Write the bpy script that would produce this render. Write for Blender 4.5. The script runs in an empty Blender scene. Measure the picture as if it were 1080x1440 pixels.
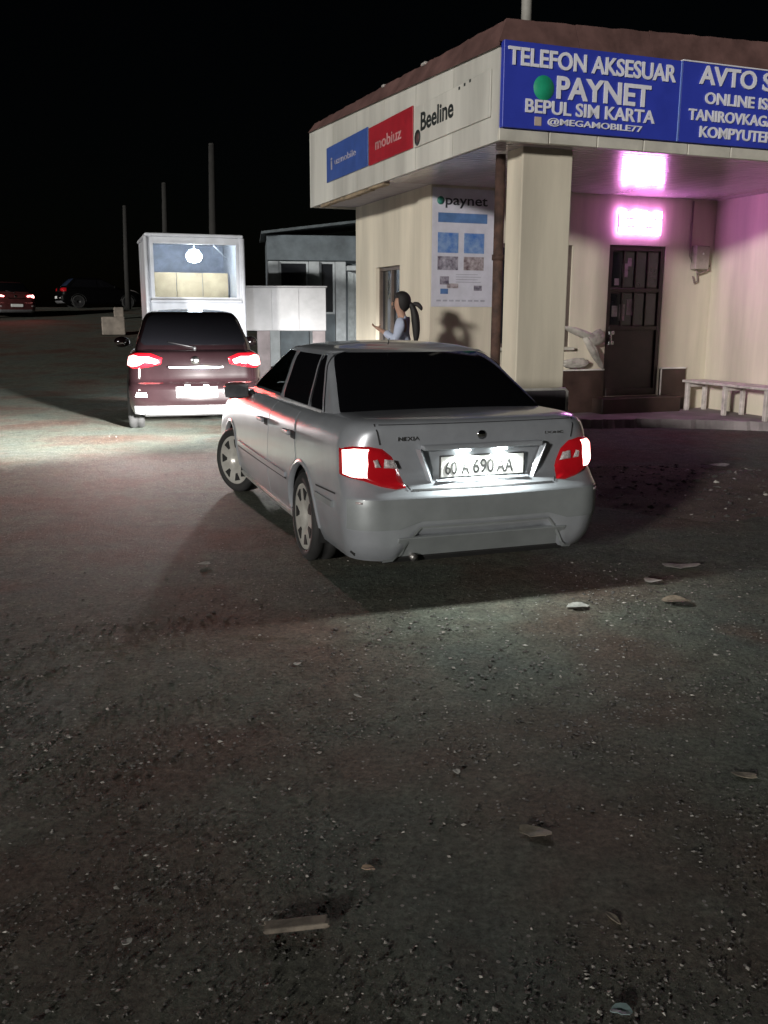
import bpy, bmesh, math, random
import numpy as np
from mathutils import Vector, Matrix
random.seed(7); np.random.seed(7)
PI = math.pi
S = bpy.context.scene
COL = S.collection

# ------------------------------------------------------------------ camera, sky, sun, exposure
CAM_H, PITCH, ROLL, FPX = 1.59, math.radians(12.1), math.radians(0.2), 1300.0
cam_d = bpy.data.cameras.new('camera'); cam = bpy.data.objects.new('camera', cam_d); COL.objects.link(cam)
cam_d.sensor_fit = 'VERTICAL'; cam_d.sensor_height = 36.0; cam_d.sensor_width = 27.0
cam_d.lens = FPX / 1440.0 * 36.0
cam_d.clip_start = 0.05; cam_d.clip_end = 2000
cam.matrix_world = Matrix.Translation((0, 0, CAM_H)) @ Matrix.Rotation(PI/2 - PITCH, 4, 'X') @ Matrix.Rotation(ROLL, 4, 'Z')
S.camera = cam
SUN_EL = math.radians(9.5); SUN_AZ = math.radians(30)          # the night light comes from behind and left of the camera, very low
w = bpy.data.worlds.new('World'); S.world = w; w.use_nodes = True
wn = w.node_tree.nodes; wl = w.node_tree.links
sky = wn.new('ShaderNodeTexSky'); sky.sky_type = 'NISHITA'; sky.sun_disc = False
sky.sun_elevation = SUN_EL; sky.sun_rotation = SUN_AZ + PI
wn['Background'].inputs['Strength'].default_value = 0.00025
wl.new(sky.outputs['Color'], wn['Background'].inputs['Color'])
sd = bpy.data.lights.new('sun', 'SUN'); so = bpy.data.objects.new('sun', sd); COL.objects.link(so)
sd.energy = 2.5; sd.angle = math.radians(4.0); sd.color = (1.0, 0.965, 0.91)
so.rotation_euler = Vector((math.sin(SUN_AZ)*math.cos(SUN_EL), math.cos(SUN_AZ)*math.cos(SUN_EL), -math.sin(SUN_EL))).to_track_quat('-Z', 'Y').to_euler()
so.location = (-10, -20, 12)
S.render.engine = 'CYCLES'
S.view_settings.view_transform = 'Standard'; S.view_settings.look = 'None'
S.view_settings.exposure = 0.0; S.view_settings.gamma = 1.0; S.view_settings.use_curve_mapping = False

# ------------------------------------------------------------------ materials
MATS = {}
def mat(name, col=(.5, .5, .5), rough=.6, metal=0.0, coat=0.0, var=.12, vscale=6.0, bump=0.0, bscale=40.0,
        emit=None, estr=0.0, col2=None, spec=.5, streak=False, alpha=1.0, dist=.002):
    if name in MATS: return MATS[name]
    m = bpy.data.materials.new(name); m.use_nodes = True; MATS[name] = m
    nt = m.node_tree; N = nt.nodes; Lk = nt.links; p = N['Principled BSDF']
    p.inputs['Roughness'].default_value = rough; p.inputs['Metallic'].default_value = metal
    p.inputs['Coat Weight'].default_value = coat; p.inputs['Coat Roughness'].default_value = .08
    p.inputs['Specular IOR Level'].default_value = spec
    p.inputs['Alpha'].default_value = alpha
    tc = N.new('ShaderNodeTexCoord'); mp = N.new('ShaderNodeMapping'); Lk.new(tc.outputs['Object'], mp.inputs['Vector'])
    if streak: mp.inputs['Scale'].default_value = (1, 1, .12)
    nz = N.new('ShaderNodeTexNoise'); nz.inputs['Scale'].default_value = vscale; nz.inputs['Detail'].default_value = 7; nz.inputs['Roughness'].default_value = .62
    Lk.new(mp.outputs['Vector'], nz.inputs['Vector'])
    rp = N.new('ShaderNodeValToRGB'); c = Vector(col); c2 = Vector(col2) if col2 else c*(1-2.2*var)
    rp.color_ramp.elements[0].position = .33; rp.color_ramp.elements[1].position = .68
    rp.color_ramp.elements[0].color = (*[max(0, v) for v in c2], 1); rp.color_ramp.elements[1].color = (*[min(1, v) for v in (c*(1+.5*var))], 1)
    Lk.new(nz.outputs['Fac'], rp.inputs['Fac']); Lk.new(rp.outputs['Color'], p.inputs['Base Color'])
    mr = N.new('ShaderNodeMapRange'); mr.inputs['To Min'].default_value = max(.02, rough*.85); mr.inputs['To Max'].default_value = min(1, rough*1.2)
    Lk.new(nz.outputs['Fac'], mr.inputs['Value']); Lk.new(mr.outputs['Result'], p.inputs['Roughness'])
    if bump:
        n2 = N.new('ShaderNodeTexNoise'); n2.inputs['Scale'].default_value = bscale; n2.inputs['Detail'].default_value = 8
        Lk.new(tc.outputs['Object'], n2.inputs['Vector'])
        b = N.new('ShaderNodeBump'); b.inputs['Strength'].default_value = bump; b.inputs['Distance'].default_value = dist
        Lk.new(n2.outputs['Fac'], b.inputs['Height']); Lk.new(b.outputs['Normal'], p.inputs['Normal'])
    if emit:
        p.inputs['Emission Color'].default_value = (*emit, 1); p.inputs['Emission Strength'].default_value = estr
    return m

def glass(name, tint=(.03, .03, .035), gloss=.12):
    if name in MATS: return MATS[name]
    m = bpy.data.materials.new(name); m.use_nodes = True; MATS[name] = m
    nt = m.node_tree; N = nt.nodes; Lk = nt.links; N.remove(N['Principled BSDF'])
    tr = N.new('ShaderNodeBsdfTransparent'); tr.inputs['Color'].default_value = (*tint, 1)
    gl = N.new('ShaderNodeBsdfGlossy'); gl.inputs['Roughness'].default_value = .03
    fr = N.new('ShaderNodeFresnel'); fr.inputs['IOR'].default_value = 1.5
    mx = N.new('ShaderNodeMixShader'); Lk.new(fr.outputs['Fac'], mx.inputs['Fac']); Lk.new(tr.outputs['BSDF'], mx.inputs[1]); Lk.new(gl.outputs['BSDF'], mx.inputs[2])
    Lk.new(mx.outputs['Shader'], N['Material Output'].inputs['Surface'])
    return m

def ground_mat(name, stops, bump=.6, speck=.5, big=.35, speck_col=(.32, .31, .29), fine=90):
    m = bpy.data.materials.new(name); m.use_nodes = True; MATS[name] = m
    nt = m.node_tree; N = nt.nodes; Lk = nt.links; p = N['Principled BSDF']
    p.inputs['Roughness'].default_value = .9; p.inputs['Specular IOR Level'].default_value = .25
    tc = N.new('ShaderNodeTexCoord')
    def noise(sc, det=8, ro=.6):
        n = N.new('ShaderNodeTexNoise'); n.inputs['Scale'].default_value = sc; n.inputs['Detail'].default_value = det; n.inputs['Roughness'].default_value = ro
        Lk.new(tc.outputs['Object'], n.inputs['Vector']); return n
    nb = noise(big, 6, .55); nf = noise(fine, 10, .75); nm = noise(7, 8, .7)
    rp = N.new('ShaderNodeValToRGB'); els = rp.color_ramp.elements
    while len(els) < len(stops): els.new(.5)
    for e, (ps, c) in zip(els, stops): e.position = ps; e.color = (*c, 1)
    Lk.new(nb.outputs['Fac'], rp.inputs['Fac'])
    r2 = N.new('ShaderNodeMapRange'); r2.inputs['From Min'].default_value = .3; r2.inputs['From Max'].default_value = .7; r2.inputs['To Min'].default_value = .28; r2.inputs['To Max'].default_value = 1.75
    Lk.new(nf.outputs['Fac'], r2.inputs['Value'])
    r3 = N.new('ShaderNodeMapRange'); r3.inputs['From Min'].default_value = .3; r3.inputs['From Max'].default_value = .7; r3.inputs['To Min'].default_value = .65; r3.inputs['To Max'].default_value = 1.3
    Lk.new(nm.outputs['Fac'], r3.inputs['Value'])
    mu = N.new('ShaderNodeMath'); mu.operation = 'MULTIPLY'; Lk.new(r2.outputs['Result'], mu.inputs[0]); Lk.new(r3.outputs['Result'], mu.inputs[1])
    mx = N.new('ShaderNodeMix'); mx.data_type = 'RGBA'; mx.blend_type = 'MULTIPLY'; mx.inputs['Factor'].default_value = 1
    Lk.new(rp.outputs['Color'], mx.inputs['A']); Lk.new(mu.outputs['Value'], mx.inputs['B'])
    vo = N.new('ShaderNodeTexVoronoi'); vo.inputs['Scale'].default_value = 55; vo.inputs['Randomness'].default_value = 1
    Lk.new(tc.outputs['Object'], vo.inputs['Vector'])
    sc = N.new('ShaderNodeSeparateColor'); Lk.new(vo.outputs['Color'], sc.inputs['Color'])
    g1 = N.new('ShaderNodeMath'); g1.operation = 'GREATER_THAN'; g1.inputs[1].default_value = 1-.12*speck; Lk.new(sc.outputs['Red'], g1.inputs[0])
    g2 = N.new('ShaderNodeMath'); g2.operation = 'LESS_THAN'; g2.inputs[1].default_value = .32; Lk.new(vo.outputs['Distance'], g2.inputs[0])
    g3 = N.new('ShaderNodeMath'); g3.operation = 'MULTIPLY'; Lk.new(g1.outputs['Value'], g3.inputs[0]); Lk.new(g2.outputs['Value'], g3.inputs[1])
    m2 = N.new('ShaderNodeMix'); m2.data_type = 'RGBA'; Lk.new(g3.outputs['Value'], m2.inputs['Factor'])
    Lk.new(mx.outputs['Result'], m2.inputs['A']); m2.inputs['B'].default_value = (*speck_col, 1)
    Lk.new(m2.outputs['Result'], p.inputs['Base Color'])
    b = N.new('ShaderNodeBump'); b.inputs['Strength'].default_value = bump; b.inputs['Distance'].default_value = .02
    b2 = N.new('ShaderNodeBump'); b2.inputs['Strength'].default_value = bump*.6; b2.inputs['Distance'].default_value = .03
    Lk.new(nm.outputs['Fac'], b2.inputs['Height']); Lk.new(nf.outputs['Fac'], b.inputs['Height']); Lk.new(b2.outputs['Normal'], b.inputs['Normal'])
    Lk.new(b.outputs['Normal'], p.inputs['Normal'])
    return m

# ------------------------------------------------------------------ mesh helpers
def link(o, parent=None):
    COL.objects.link(o)
    if parent is not None: o.parent = parent
    return o
def mesh_obj(name, V, F, m, parent=None, smooth=False, recalc=True):
    me = bpy.data.meshes.new(name); me.from_pydata([tuple(map(float, v)) for v in V], [], [tuple(map(int, f)) for f in F])
    if recalc:
        bm = bmesh.new(); bm.from_mesh(me); bmesh.ops.recalc_face_normals(bm, faces=bm.faces); bm.to_mesh(me); bm.free()
    if smooth: me.shade_smooth()
    if m is not None: me.materials.append(m)
    return link(bpy.data.objects.new(name, me), parent)
def bm_obj(name, bm, m, parent=None, smooth=False, bevel=0.0, seg=2):
    if bevel:
        bmesh.ops.bevel(bm, geom=list(bm.edges), offset=bevel, segments=seg, profile=.5, affect='EDGES', clamp_overlap=True)
    bmesh.ops.recalc_face_normals(bm, faces=bm.faces)
    me = bpy.data.meshes.new(name); bm.to_mesh(me); bm.free()
    if smooth: me.shade_smooth()
    me.materials.append(m)
    return link(bpy.data.objects.new(name, me), parent)
def add_box(bm, x0, x1, y0, y1, z0, z1, M=None):
    r = bmesh.ops.create_cube(bm, size=1)
    for v in r['verts']:
        v.co = Vector(((x0+x1)/2+v.co.x*(x1-x0), (y0+y1)/2+v.co.y*(y1-y0), (z0+z1)/2+v.co.z*(z1-z0)))
        if M is not None: v.co = M @ v.co
    return r['verts']
def box(name, x0, x1, y0, y1, z0, z1, m, parent=None, bevel=.004, M=None, seg=1):
    bm = bmesh.new(); add_box(bm, x0, x1, y0, y1, z0, z1, M)
    return bm_obj(name, bm, m, parent, bevel=bevel, seg=seg)
def tube_bm(bm, pts, r, n=10, rads=None):
    pts = [Vector(p) for p in pts]; rings = []
    for i, p in enumerate(pts):
        d = (pts[min(i+1, len(pts)-1)]-pts[max(i-1, 0)]).normalized()
        a = d.orthogonal().normalized() if i == 0 else (rings[-1][1] - d*rings[-1][1].dot(d)).normalized()
        b = d.cross(a); rr = rads[i] if rads else r
        rings.append(([bm.verts.new(p+(a*math.cos(2*PI*k/n)+b*math.sin(2*PI*k/n))*rr) for k in range(n)], a))
    for i in range(len(rings)-1):
        A, B = rings[i][0], rings[i+1][0]
        for k in range(n): bm.faces.new((A[k], A[(k+1) % n], B[(k+1) % n], B[k]))
    bm.faces.new(rings[0][0]); bm.faces.new(rings[-1][0])
def tube(name, pts, r, m, parent=None, n=10, rads=None):
    bm = bmesh.new(); tube_bm(bm, pts, r, n, rads); return bm_obj(name, bm, m, parent, smooth=True)
def lathe(name, prof, m, parent=None, n=40, axis='Y', closed=False):
    """prof: list of (radius, offset along axis)."""
    V = []; F = []; k = len(prof)
    for i in range(n):
        c, s = math.cos(2*PI*i/n), math.sin(2*PI*i/n)
        for r, h in prof: V.append((r*c, h, r*s) if axis == 'Y' else (r*c, r*s, h))
    for i in range(n):
        for j in range(k if closed else k-1):
            a, b = i*k+j, i*k+(j+1) % k; c2, d2 = ((i+1) % n)*k+(j+1) % k, ((i+1) % n)*k+j
            F.append((a, b, c2, d2))
    return mesh_obj(name, V, F, m, parent, smooth=True)
def prism(name, poly, y0, y1, m, parent=None, bevel=0.0):
    """poly in (x,z), extruded along y."""
    bm = bmesh.new(); A = [bm.verts.new((x, y0, z)) for x, z in poly]; B = [bm.verts.new((x, y1, z)) for x, z in poly]
    bm.faces.new(A); bm.faces.new(B[::-1]); n = len(poly)
    for i in range(n): bm.faces.new((A[i], B[i], B[(i+1) % n], A[(i+1) % n]))
    return bm_obj(name, bm, m, parent, bevel=bevel)
def thing(name, label, cat, loc=(0, 0, 0), rz=0.0, group=None):
    o = bpy.data.objects.new(name, None); COL.objects.link(o); o.location = loc; o.rotation_euler = (0, 0, rz); o.empty_display_size = .2
    return tag(o, label, cat, group)
def tag(o, label=None, cat=None, group=None, kind=None):
    if label: o['label'] = label
    if cat: o['category'] = cat
    if group: o['group'] = group
    if kind: o['kind'] = kind
    return o
def text_islands(txt, size, depth=.0, offset=0.0, align='LEFT', xs=1.0):
    """returns list of (V,F) in (x right, z up, y depth towards viewer negative), one per connected letter."""
    cu = bpy.data.curves.new('t', 'FONT'); cu.body = txt; cu.size = size; cu.extrude = depth; cu.offset = offset; cu.align_x = align; cu.resolution_u = 4
    o = bpy.data.objects.new('t', cu); COL.objects.link(o)
    dg = bpy.context.evaluated_depsgraph_get(); me = bpy.data.meshes.new_from_object(o.evaluated_get(dg))
    V = [(v.co.x*xs, -v.co.z, v.co.y) for v in me.vertices]; F = [tuple(p.vertices) for p in me.polygons]
    bm = bmesh.new(); bm.from_mesh(me); bmesh.ops.remove_doubles(bm, verts=bm.verts, dist=1e-5)
    V = [(v.co.x*xs, -v.co.z, v.co.y) for v in bm.verts]; bm.verts.index_update(); F = [tuple(v.index for v in f.verts) for f in bm.faces]; bm.free()
    bpy.data.objects.remove(o); bpy.data.curves.remove(cu); bpy.data.meshes.remove(me)
    par = list(range(len(V)))
    def find(a):
        while par[a] != a: par[a] = par[par[a]]; a = par[a]
        return a
    for f in F:
        for k in f[1:]: par[find(k)] = find(f[0])
    G = {}
    for f in F: G.setdefault(find(f[0]), []).append(f)
    out = []
    for fs in G.values():
        ids = sorted({i for f in fs for i in f}); mp = {a: b for b, a in enumerate(ids)}
        out.append(([V[i] for i in ids], [tuple(mp[i] for i in f) for f in fs]))
    out.sort(key=lambda t: min(v[0] for v in t[0]))
    return out
def letters(txt, x0, z0, width, height, y, m, parent, depth=.006, bold=0.0, name='letter', tilt=0.0):
    """fit a line of text into a width x height cell whose lower left corner is (x0, z0); letters stand proud of y."""
    isl = text_islands(txt, 1.0, 0.0, bold)
    xs = [v[0] for V, F in isl for v in V]; zs = [v[2] for V, F in isl for v in V]
    ax, bx, az, bz = min(xs), max(xs), min(zs), max(zs); out = []
    for V, F in isl:
        P = [(x0+(v[0]-ax)/(bx-ax)*width, z0+(v[2]-az)/(bz-az)*height+tilt*(v[0]-ax)/(bx-ax)*width) for v in V]
        n = len(P); VV = [(p[0], y, p[1]) for p in P]+[(p[0], y-depth, p[1]) for p in P]
        FF = [tuple(i+n for i in f) for f in F]
        cnt = {}
        for f in F:
            for i in range(len(f)):
                e = (f[i], f[(i+1) % len(f)]); cnt[e] = cnt.get(e, 0)+1
        for (a, b) in list(cnt):
            if (b, a) not in cnt: FF.append((a, b, b+n, a+n))
        out.append(mesh_obj(name, VV, FF, m, parent))
    return out
def pchip(xs, ys):
    xs = np.array(xs, float); ys = np.array(ys, float); h = np.diff(xs); d = np.diff(ys)/h; m = np.zeros_like(ys)
    m[0] = d[0]; m[-1] = d[-1]
    for i in range(1, len(xs)-1):
        if d[i-1]*d[i] > 0:
            w1 = 2*h[i]+h[i-1]; w2 = h[i]+2*h[i-1]; m[i] = (w1+w2)/(w1/d[i-1]+w2/d[i])
    def f(x):
        x = min(max(float(x), xs[0]), xs[-1]); i = min(int(np.searchsorted(xs, x, 'right'))-1, len(h)-1); i = max(i, 0)
        t = (x-xs[i])/h[i]
        return float((2*t**3-3*t*t+1)*ys[i]+(t**3-2*t*t+t)*h[i]*m[i]+(-2*t**3+3*t*t)*ys[i+1]+(t**3-t*t)*h[i]*m[i+1])
    return f
def pix(px, py, Y=None, Z=None):
    """photograph pixel (1080x1440) to the world point at depth Y or height Z, used only to place real things."""
    u, v = px-540, py-720; c, s = math.cos(ROLL), math.sin(ROLL); u, v = c*u+s*v, -s*u+c*v
    d = Vector((u, FPX*math.cos(PITCH)-v*math.sin(PITCH), -FPX*math.sin(PITCH)-v*math.cos(PITCH)))
    k = Y/d.y if Y is not None else (Z-CAM_H)/d.z
    return Vector((0, 0, CAM_H))+d*k
def rise(y): return 0.0 if y < 18 else .055*(min(y, 52)-18)*min(1, (y-18)/6)-(.004*(y-52) if y > 52 else 0)

# ------------------------------------------------------------------ ground
GS = [(.30, (.096, .056, .040)), (.42, (.104, .084, .066)), (.52, (.104, .113, .090)), (.60, (.090, .106, .090)), (.70, (.108, .080, .062))]
M_gravel = ground_mat('gravel_ground', GS, bump=1.0, speck=.35, big=.7, fine=42)
M_asph = ground_mat('worn_asphalt', GS, bump=.85, speck=.25, big=.7, fine=46)
M_dirt = ground_mat('dirt', [(.30, (.085, .062, .052)), (.5, (.13, .10, .085)), (.7, (.16, .135, .115))], bump=1.0, speck=.35, big=.8)
def vnoise(x, y, seed=0):
    def h(i, j): n = math.sin(i*127.1+j*311.7+seed*74.7)*43758.5453; return n-math.floor(n)
    i, j = math.floor(x), math.floor(y); fx, fy = x-i, y-j; fx = fx*fx*(3-2*fx); fy = fy*fy*(3-2*fy)
    return (h(i, j)*(1-fx)+h(i+1, j)*fx)*(1-fy)+(h(i, j+1)*(1-fx)+h(i+1, j+1)*fx)*fy
def fbm(x, y, seed=0, o=4):
    return sum(vnoise(x*2**k, y*2**k, seed+k)*.5**k for k in range(o))/sum(.5**k for k in range(o))
def grid(name, xs, ys, zf, m, kind='structure', smooth=True):
    V = [(x, y, zf(x, y)) for y in ys for x in xs]; n = len(xs)
    F = [(j*n+i, j*n+i+1, (j+1)*n+i+1, (j+1)*n+i) for j in range(len(ys)-1) for i in range(n-1)]
    return tag(mesh_obj(name, V, F, m, None, smooth, recalc=False), kind=kind)
xs = sorted(set([-900, -400, -200, -100, -50, -25, -12]+list(np.arange(-6, 8.01, .1))+[12, 25, 50, 100, 200, 400, 900]))
ys = sorted(set([-60, -20, -6, -2, 0, .6]+list(np.arange(1, 6.6, .07))+[7, 9, 12, 15, 18]+list(np.arange(19, 25))+[30, 40, 52, 60, 90, 140, 250, 500, 1200]))
grid('ground', xs, ys, lambda x, y: (rise(y)-.0 if y > 7 else .016*(fbm(x*1.7, y*1.7, 3)-.5)+.008*(fbm(x*9, y*9, 9)-.5)-.002) - (.03 if y > 6.6 else 0), M_gravel)
# asphalt: everything beyond the broken edge, a thin slab with a real step
edge = [pix(a, b, Z=0) for a, b in ((-420, 935), (-200, 915), (0, 899), (200, 884), (330, 876), (450, 868), (560, 860), (640, 853), (740, 842), (830, 829), (900, 818), (960, 809), (1080, 797), (1250, 780), (1500, 756))]
ex = pchip([p.x for p in edge], [p.y for p in edge])
axs = [-60, -25, -12, -7]+list(np.arange(-4.5, 5.6, .045))+[9, 14, 25, 60]
def eyf(x):
    y = ex(x)
    return y-.35+.5*(fbm(x*1.1, 0, 5)-.5)+.16*(fbm(x*7, 3, 6)-.5)
V = []; F = []; rowsn = 0; fr = [0, .03, .12, .3, .6, 1, 1.6, 2.4, 3.5, 5, 7, 9, 11]; far = [18, 19, 20, 21, 22, 23, 24, 30, 40, 52, 60, 90, 140, 250, 500, 1200]
for x in axs:
    e = eyf(x)
    col = [(x, e-.05, -.02), (x, e, .0005)]+[(x, e+d, .0145-.0135*math.exp(-d*3)+.006*(fbm(x*1.3, (e+d)*1.3, 8)-.5)*min(1, d)) for d in fr[1:]]+[(x, y, rise(y)+.0145) for y in far]
    rowsn = len(col); V += col
for i in range(len(axs)-1):
    for j in range(rowsn-1): F.append((i*rowsn+j, (i+1)*rowsn+j, (i+1)*rowsn+j+1, i*rowsn+j+1))
tag(mesh_obj('asphalt_road', V, F, M_asph, None, True, recalc=False), kind='structure')
# rubble-strewn dirt between the car and the shop
c0 = pix(985, 690, Z=0)
def dz(x, y):
    q = ((x-c0.x)/2.6)**2+((y-c0.y)/1.9)**2; f = max(0, 1-q); f = f*f*(3-2*f)
    return -.02+.075*f*(.35+1.1*fbm(x*1.1, y*1.1, 21))+.04*f*(fbm(x*6, y*6, 31)-.45)
grid('dirt_verge', list(np.arange(c0.x-2.7, c0.x+2.7, .07)), list(np.arange(c0.y-2, c0.y+2, .07)), dz, M_dirt)

# loose stones: nobody could count them
def stones(name, n, place, smin, smax, m, label, cat, flat=.42):
    base = np.array([(1, 0, 0), (-1, 0, 0), (0, 1, 0), (0, -1, 0), (0, 0, 1), (0, 0, -1)], float)
    bf = [(0, 2, 4), (2, 1, 4), (1, 3, 4), (3, 0, 4), (2, 0, 5), (1, 2, 5), (3, 1, 5), (0, 3, 5)]
    V = np.zeros((n*6, 3)); F = np.zeros((n*8, 3), int); bf = np.array(bf)
    for i in range(n):
        x, y, z = place(); s = (smin+(smax-smin)*random.random()**4)*(min(1.35, max(.9, y/2.8)) if name == 'gravel' else 1)
        a = random.random()*PI*2; c, sn = math.cos(a), math.sin(a)
        p = base*np.random.uniform(.55, 1.25, (6, 1))*s*np.array([1, random.uniform(.5, 1), flat*random.uniform(.5, 1)])+np.random.uniform(-.25, .25, (6, 3))*s
        V[i*6:i*6+6, 0] = x+p[:, 0]*c-p[:, 1]*sn; V[i*6:i*6+6, 1] = y+p[:, 0]*sn+p[:, 1]*c; V[i*6:i*6+6, 2] = z+p[:, 2]+s*.2*flat
        F[i*8:i*8+8] = bf+i*6
    o = mesh_obj(name, V, F, m, None, False, recalc=False); return tag(o, label, cat, kind='stuff')
def pl_near():
    while True:
        y = 1.3+(6.2-1.3)*random.random()**1.15; x = random.uniform(-.62, .62)*y*.8
        if fbm(x*1.6, y*1.6, 77)+random.uniform(-.25, .25) > .42+max(0, (y-3.2)*.09): return x, y, (0 if y < eyf(x)-.02 else .011)
def pl_dirt():
    while True:
        x = c0.x+random.uniform(-2.2, 2.4); y = c0.y+random.uniform(-1.7, 1.6); z = dz(x, y)
        if z > .004 and fbm(x*1.5, y*1.5, 41) > .4: return x, y, z
def pl_asph():
    while True:
        x = random.uniform(-4.5, 5); y = random.uniform(4.7, 12)
        if y > eyf(x)+.02 and random.random() < fbm(x*.8, y*.8, 51)**2: return x, y, .0145
M_st = mat('stone_grey', (.20, .19, .175), .8, var=.25, vscale=25); M_st2 = mat('stone_pale', (.44, .42, .38), .8, var=.25, vscale=25)
M_st3 = mat('stone_dark', (.085, .08, .074), .85, var=.25, vscale=25)
stones('gravel', 11000, pl_near, .002, .012, M_st3, 'dark grey gravel loose on the near ground', 'gravel')
stones('gravel', 9000, pl_near, .002, .010, M_st, 'mid grey gravel chips loose on the near ground', 'gravel')
stones('gravel', 3000, pl_near, .0018, .0105, M_st2, 'pale gravel chips sprinkled over the near ground', 'gravel')
stones('rubble', 1600, pl_dirt, .006, .045, M_st3, 'dark rubble strewn on the dirt right of the silver car', 'rubble')
stones('rubble', 260, pl_dirt, .006, .04, M_st2, 'pale rubble bits strewn on the dirt right of the silver car', 'rubble')
stones('grit', 1500, pl_asph, .003, .014, M_st, 'grit scattered over the asphalt', 'grit')
# ------------------------------------------------------------------ shop building (local frame: x along the sign front, y back, z up)
B_ANG = math.radians(21.2); B0 = Vector((1.125, 9.83, 0)); SOF = 3.29
BM_ = Matrix.Translation(B0) @ Matrix.Rotation(B_ANG, 4, 'Z')
def bw(u, v, z=0): return BM_ @ Vector((u, v, z))
M_wall = mat('cream_stucco', (.68, .62, .50), .85, var=.15, vscale=1.3, bump=.35, bscale=90, streak=True)
M_fasc = mat('white_fascia', (.60, .59, .54), .6, var=.16, vscale=1.5, bump=.1, bscale=20, streak=True)
M_trim = mat('white_trim', (.60, .575, .50), .55, var=.1, vscale=4)
M_band = mat('brown_roof_sheet', (.15, .080, .072), .65, var=.22, vscale=2.5, bump=.25, bscale=30)
M_slat = mat('ceiling_slat', (.42, .36, .38), .22, var=.08, vscale=3, coat=.3)
M_sof = mat('soffit_board', (.34, .31, .33), .6, var=.1, vscale=2)
M_plin = mat('brown_plinth', (.062, .036, .030), .45, var=.2, vscale=4, bump=.1)
M_cplin = mat('grey_plinth', (.19, .17, .19), .6, var=.15, vscale=5, bump=.15)
M_white = mat('white_paint', (.72, .70, .66), .5, var=.1, vscale=8)
M_rust = mat('rusty_pipe', (.085, .045, .034), .8, var=.3, vscale=9, bump=.4, bscale=60)
M_door = mat('door_brown', (.040, .022, .022), .4, var=.2, vscale=5)
M_dark = mat('dark_void', (.012, .012, .014), .5)
M_wglass = mat('window_glass', (.02, .022, .026), .08, var=.1, spec=.6)
M_wframe = mat('window_frame', (.13, .10, .085), .55, var=.15)
M_conc = mat('concrete', (.27, .235, .24), .9, var=.18, vscale=2.2, bump=.6, bscale=45)
shop = thing('shop_building', 'cream corner shop with deep canopy, white fascia and brown roof edge', 'building', B0, B_ANG)
WV, WU, VEND, UEND = 3.24, .72, 6.3, 9.0; AU = 5.50
D0, D1 = 3.61, 4.61; WIN0, WIN1 = 1.73, 2.98
def wall_panel(name, rects, y0, y1, m=M_wall):
    bm = bmesh.new()
    for (a, b, c, d) in rects: add_box(bm, a, b, y0, y1, c, d)
    return bm_obj(name, bm, m, shop)
wall_panel('wall', [(WU, WIN0, 0, SOF+.02), (WIN0, WIN1, 0, 1.12), (WIN0, WIN1, 2.57, SOF+.02), (WIN1, D0, 0, SOF+.02), (D0, D1, 2.60, SOF+.02), (D1, AU+.2, 0, SOF+.02), (D0, D1, 0, .37)], WV, WV+.25)
# left wall with its own window, seen at a slant behind the woman
bm = bmesh.new(); LW0, LW1, LZ0, LZ1 = 4.36, 5.36, 1.0, 2.30
for (a, b, c, d) in ((WV+.25, LW0, 0, SOF+.02), (LW0, LW1, 0, LZ0), (LW0, LW1, LZ1, SOF+.02), (LW1, VEND, 0, SOF+.02)): add_box(bm, WU, WU+.25, a, b, c, d)
bm_obj('wall', bm, M_wall, shop)
box('wall', WU+.25, UEND, VEND-.25, VEND, 0, SOF+.02, M_wall, shop, 0)
box('wall', AU, UEND, .95, WV-.001, 0, SOF+.02, M_wall, shop, .006)                    # right side of the alcove and the wing beyond
box('roof_slab', .3, UEND, .3, VEND, SOF+.06, 4.12, M_conc, shop, 0)
# windows
def window(x0, x1, z0, z1, y, name='window', side=None, nv=1, nh=1):
    bm = bmesh.new(); t = .055
    for r in ((x0, x0+t, z0, z1), (x1-t, x1, z0, z1), (x0+t, x1-t, z0, z0+t), (x0+t, x1-t, z1-t, z1)): add_box(bm, r[0], r[1], y-.03, y+.05, r[2], r[3])
    for k in range(1, nv+1): xm = x0+(x1-x0)*k/(nv+1); add_box(bm, xm-.025, xm+.025, y-.025, y+.045, z0+t, z1-t)
    M = None
    fr = bm_obj('window', bm, M_wframe, shop)
    g = box('pane', x0+t*.5, x1-t*.5, y+.012, y+.02, z0+t*.5, z1-t*.5, M_wglass, fr, 0)
    s = box('sill', x0-.04, x1+.04, y-.16, y-.001, z0-.045, z0-.003, M_trim, fr, .006)
    return fr
window(WIN0, WIN1, 1.12, 2.57, WV+.06)
lf = window(0, LW1-LW0, LZ0, LZ1, 0)
for o in (lf,): o.matrix_local = Matrix.Translation((WU+.09, LW1, 0)) @ Matrix.Rotation(-PI/2, 4, 'Z')
# plinth strips
for a, b in ((WU-.03, D0-.02), (D1+.02, AU-.4)):
    box('plinth', a, b, WV-.05, WV-.003, 0, .765, M_plin, shop, .004)
    box('plinth_trim', a, b, WV-.06, WV-.003, .768, .79, M_white, shop, .003)
box('plinth', WU-.05, WU-.003, WV-.05, VEND-.3, 0, .765, M_plin, shop, .004)
box('plinth_trim', D1+.005, D1+.03, WV-.064, WV-.055, .37, .765, M_white, shop, .002)
box('door_step', D0-.22, D1+.2, WV-.34, WV-.053, .1, .37, M_plin, shop, .012)
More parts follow.
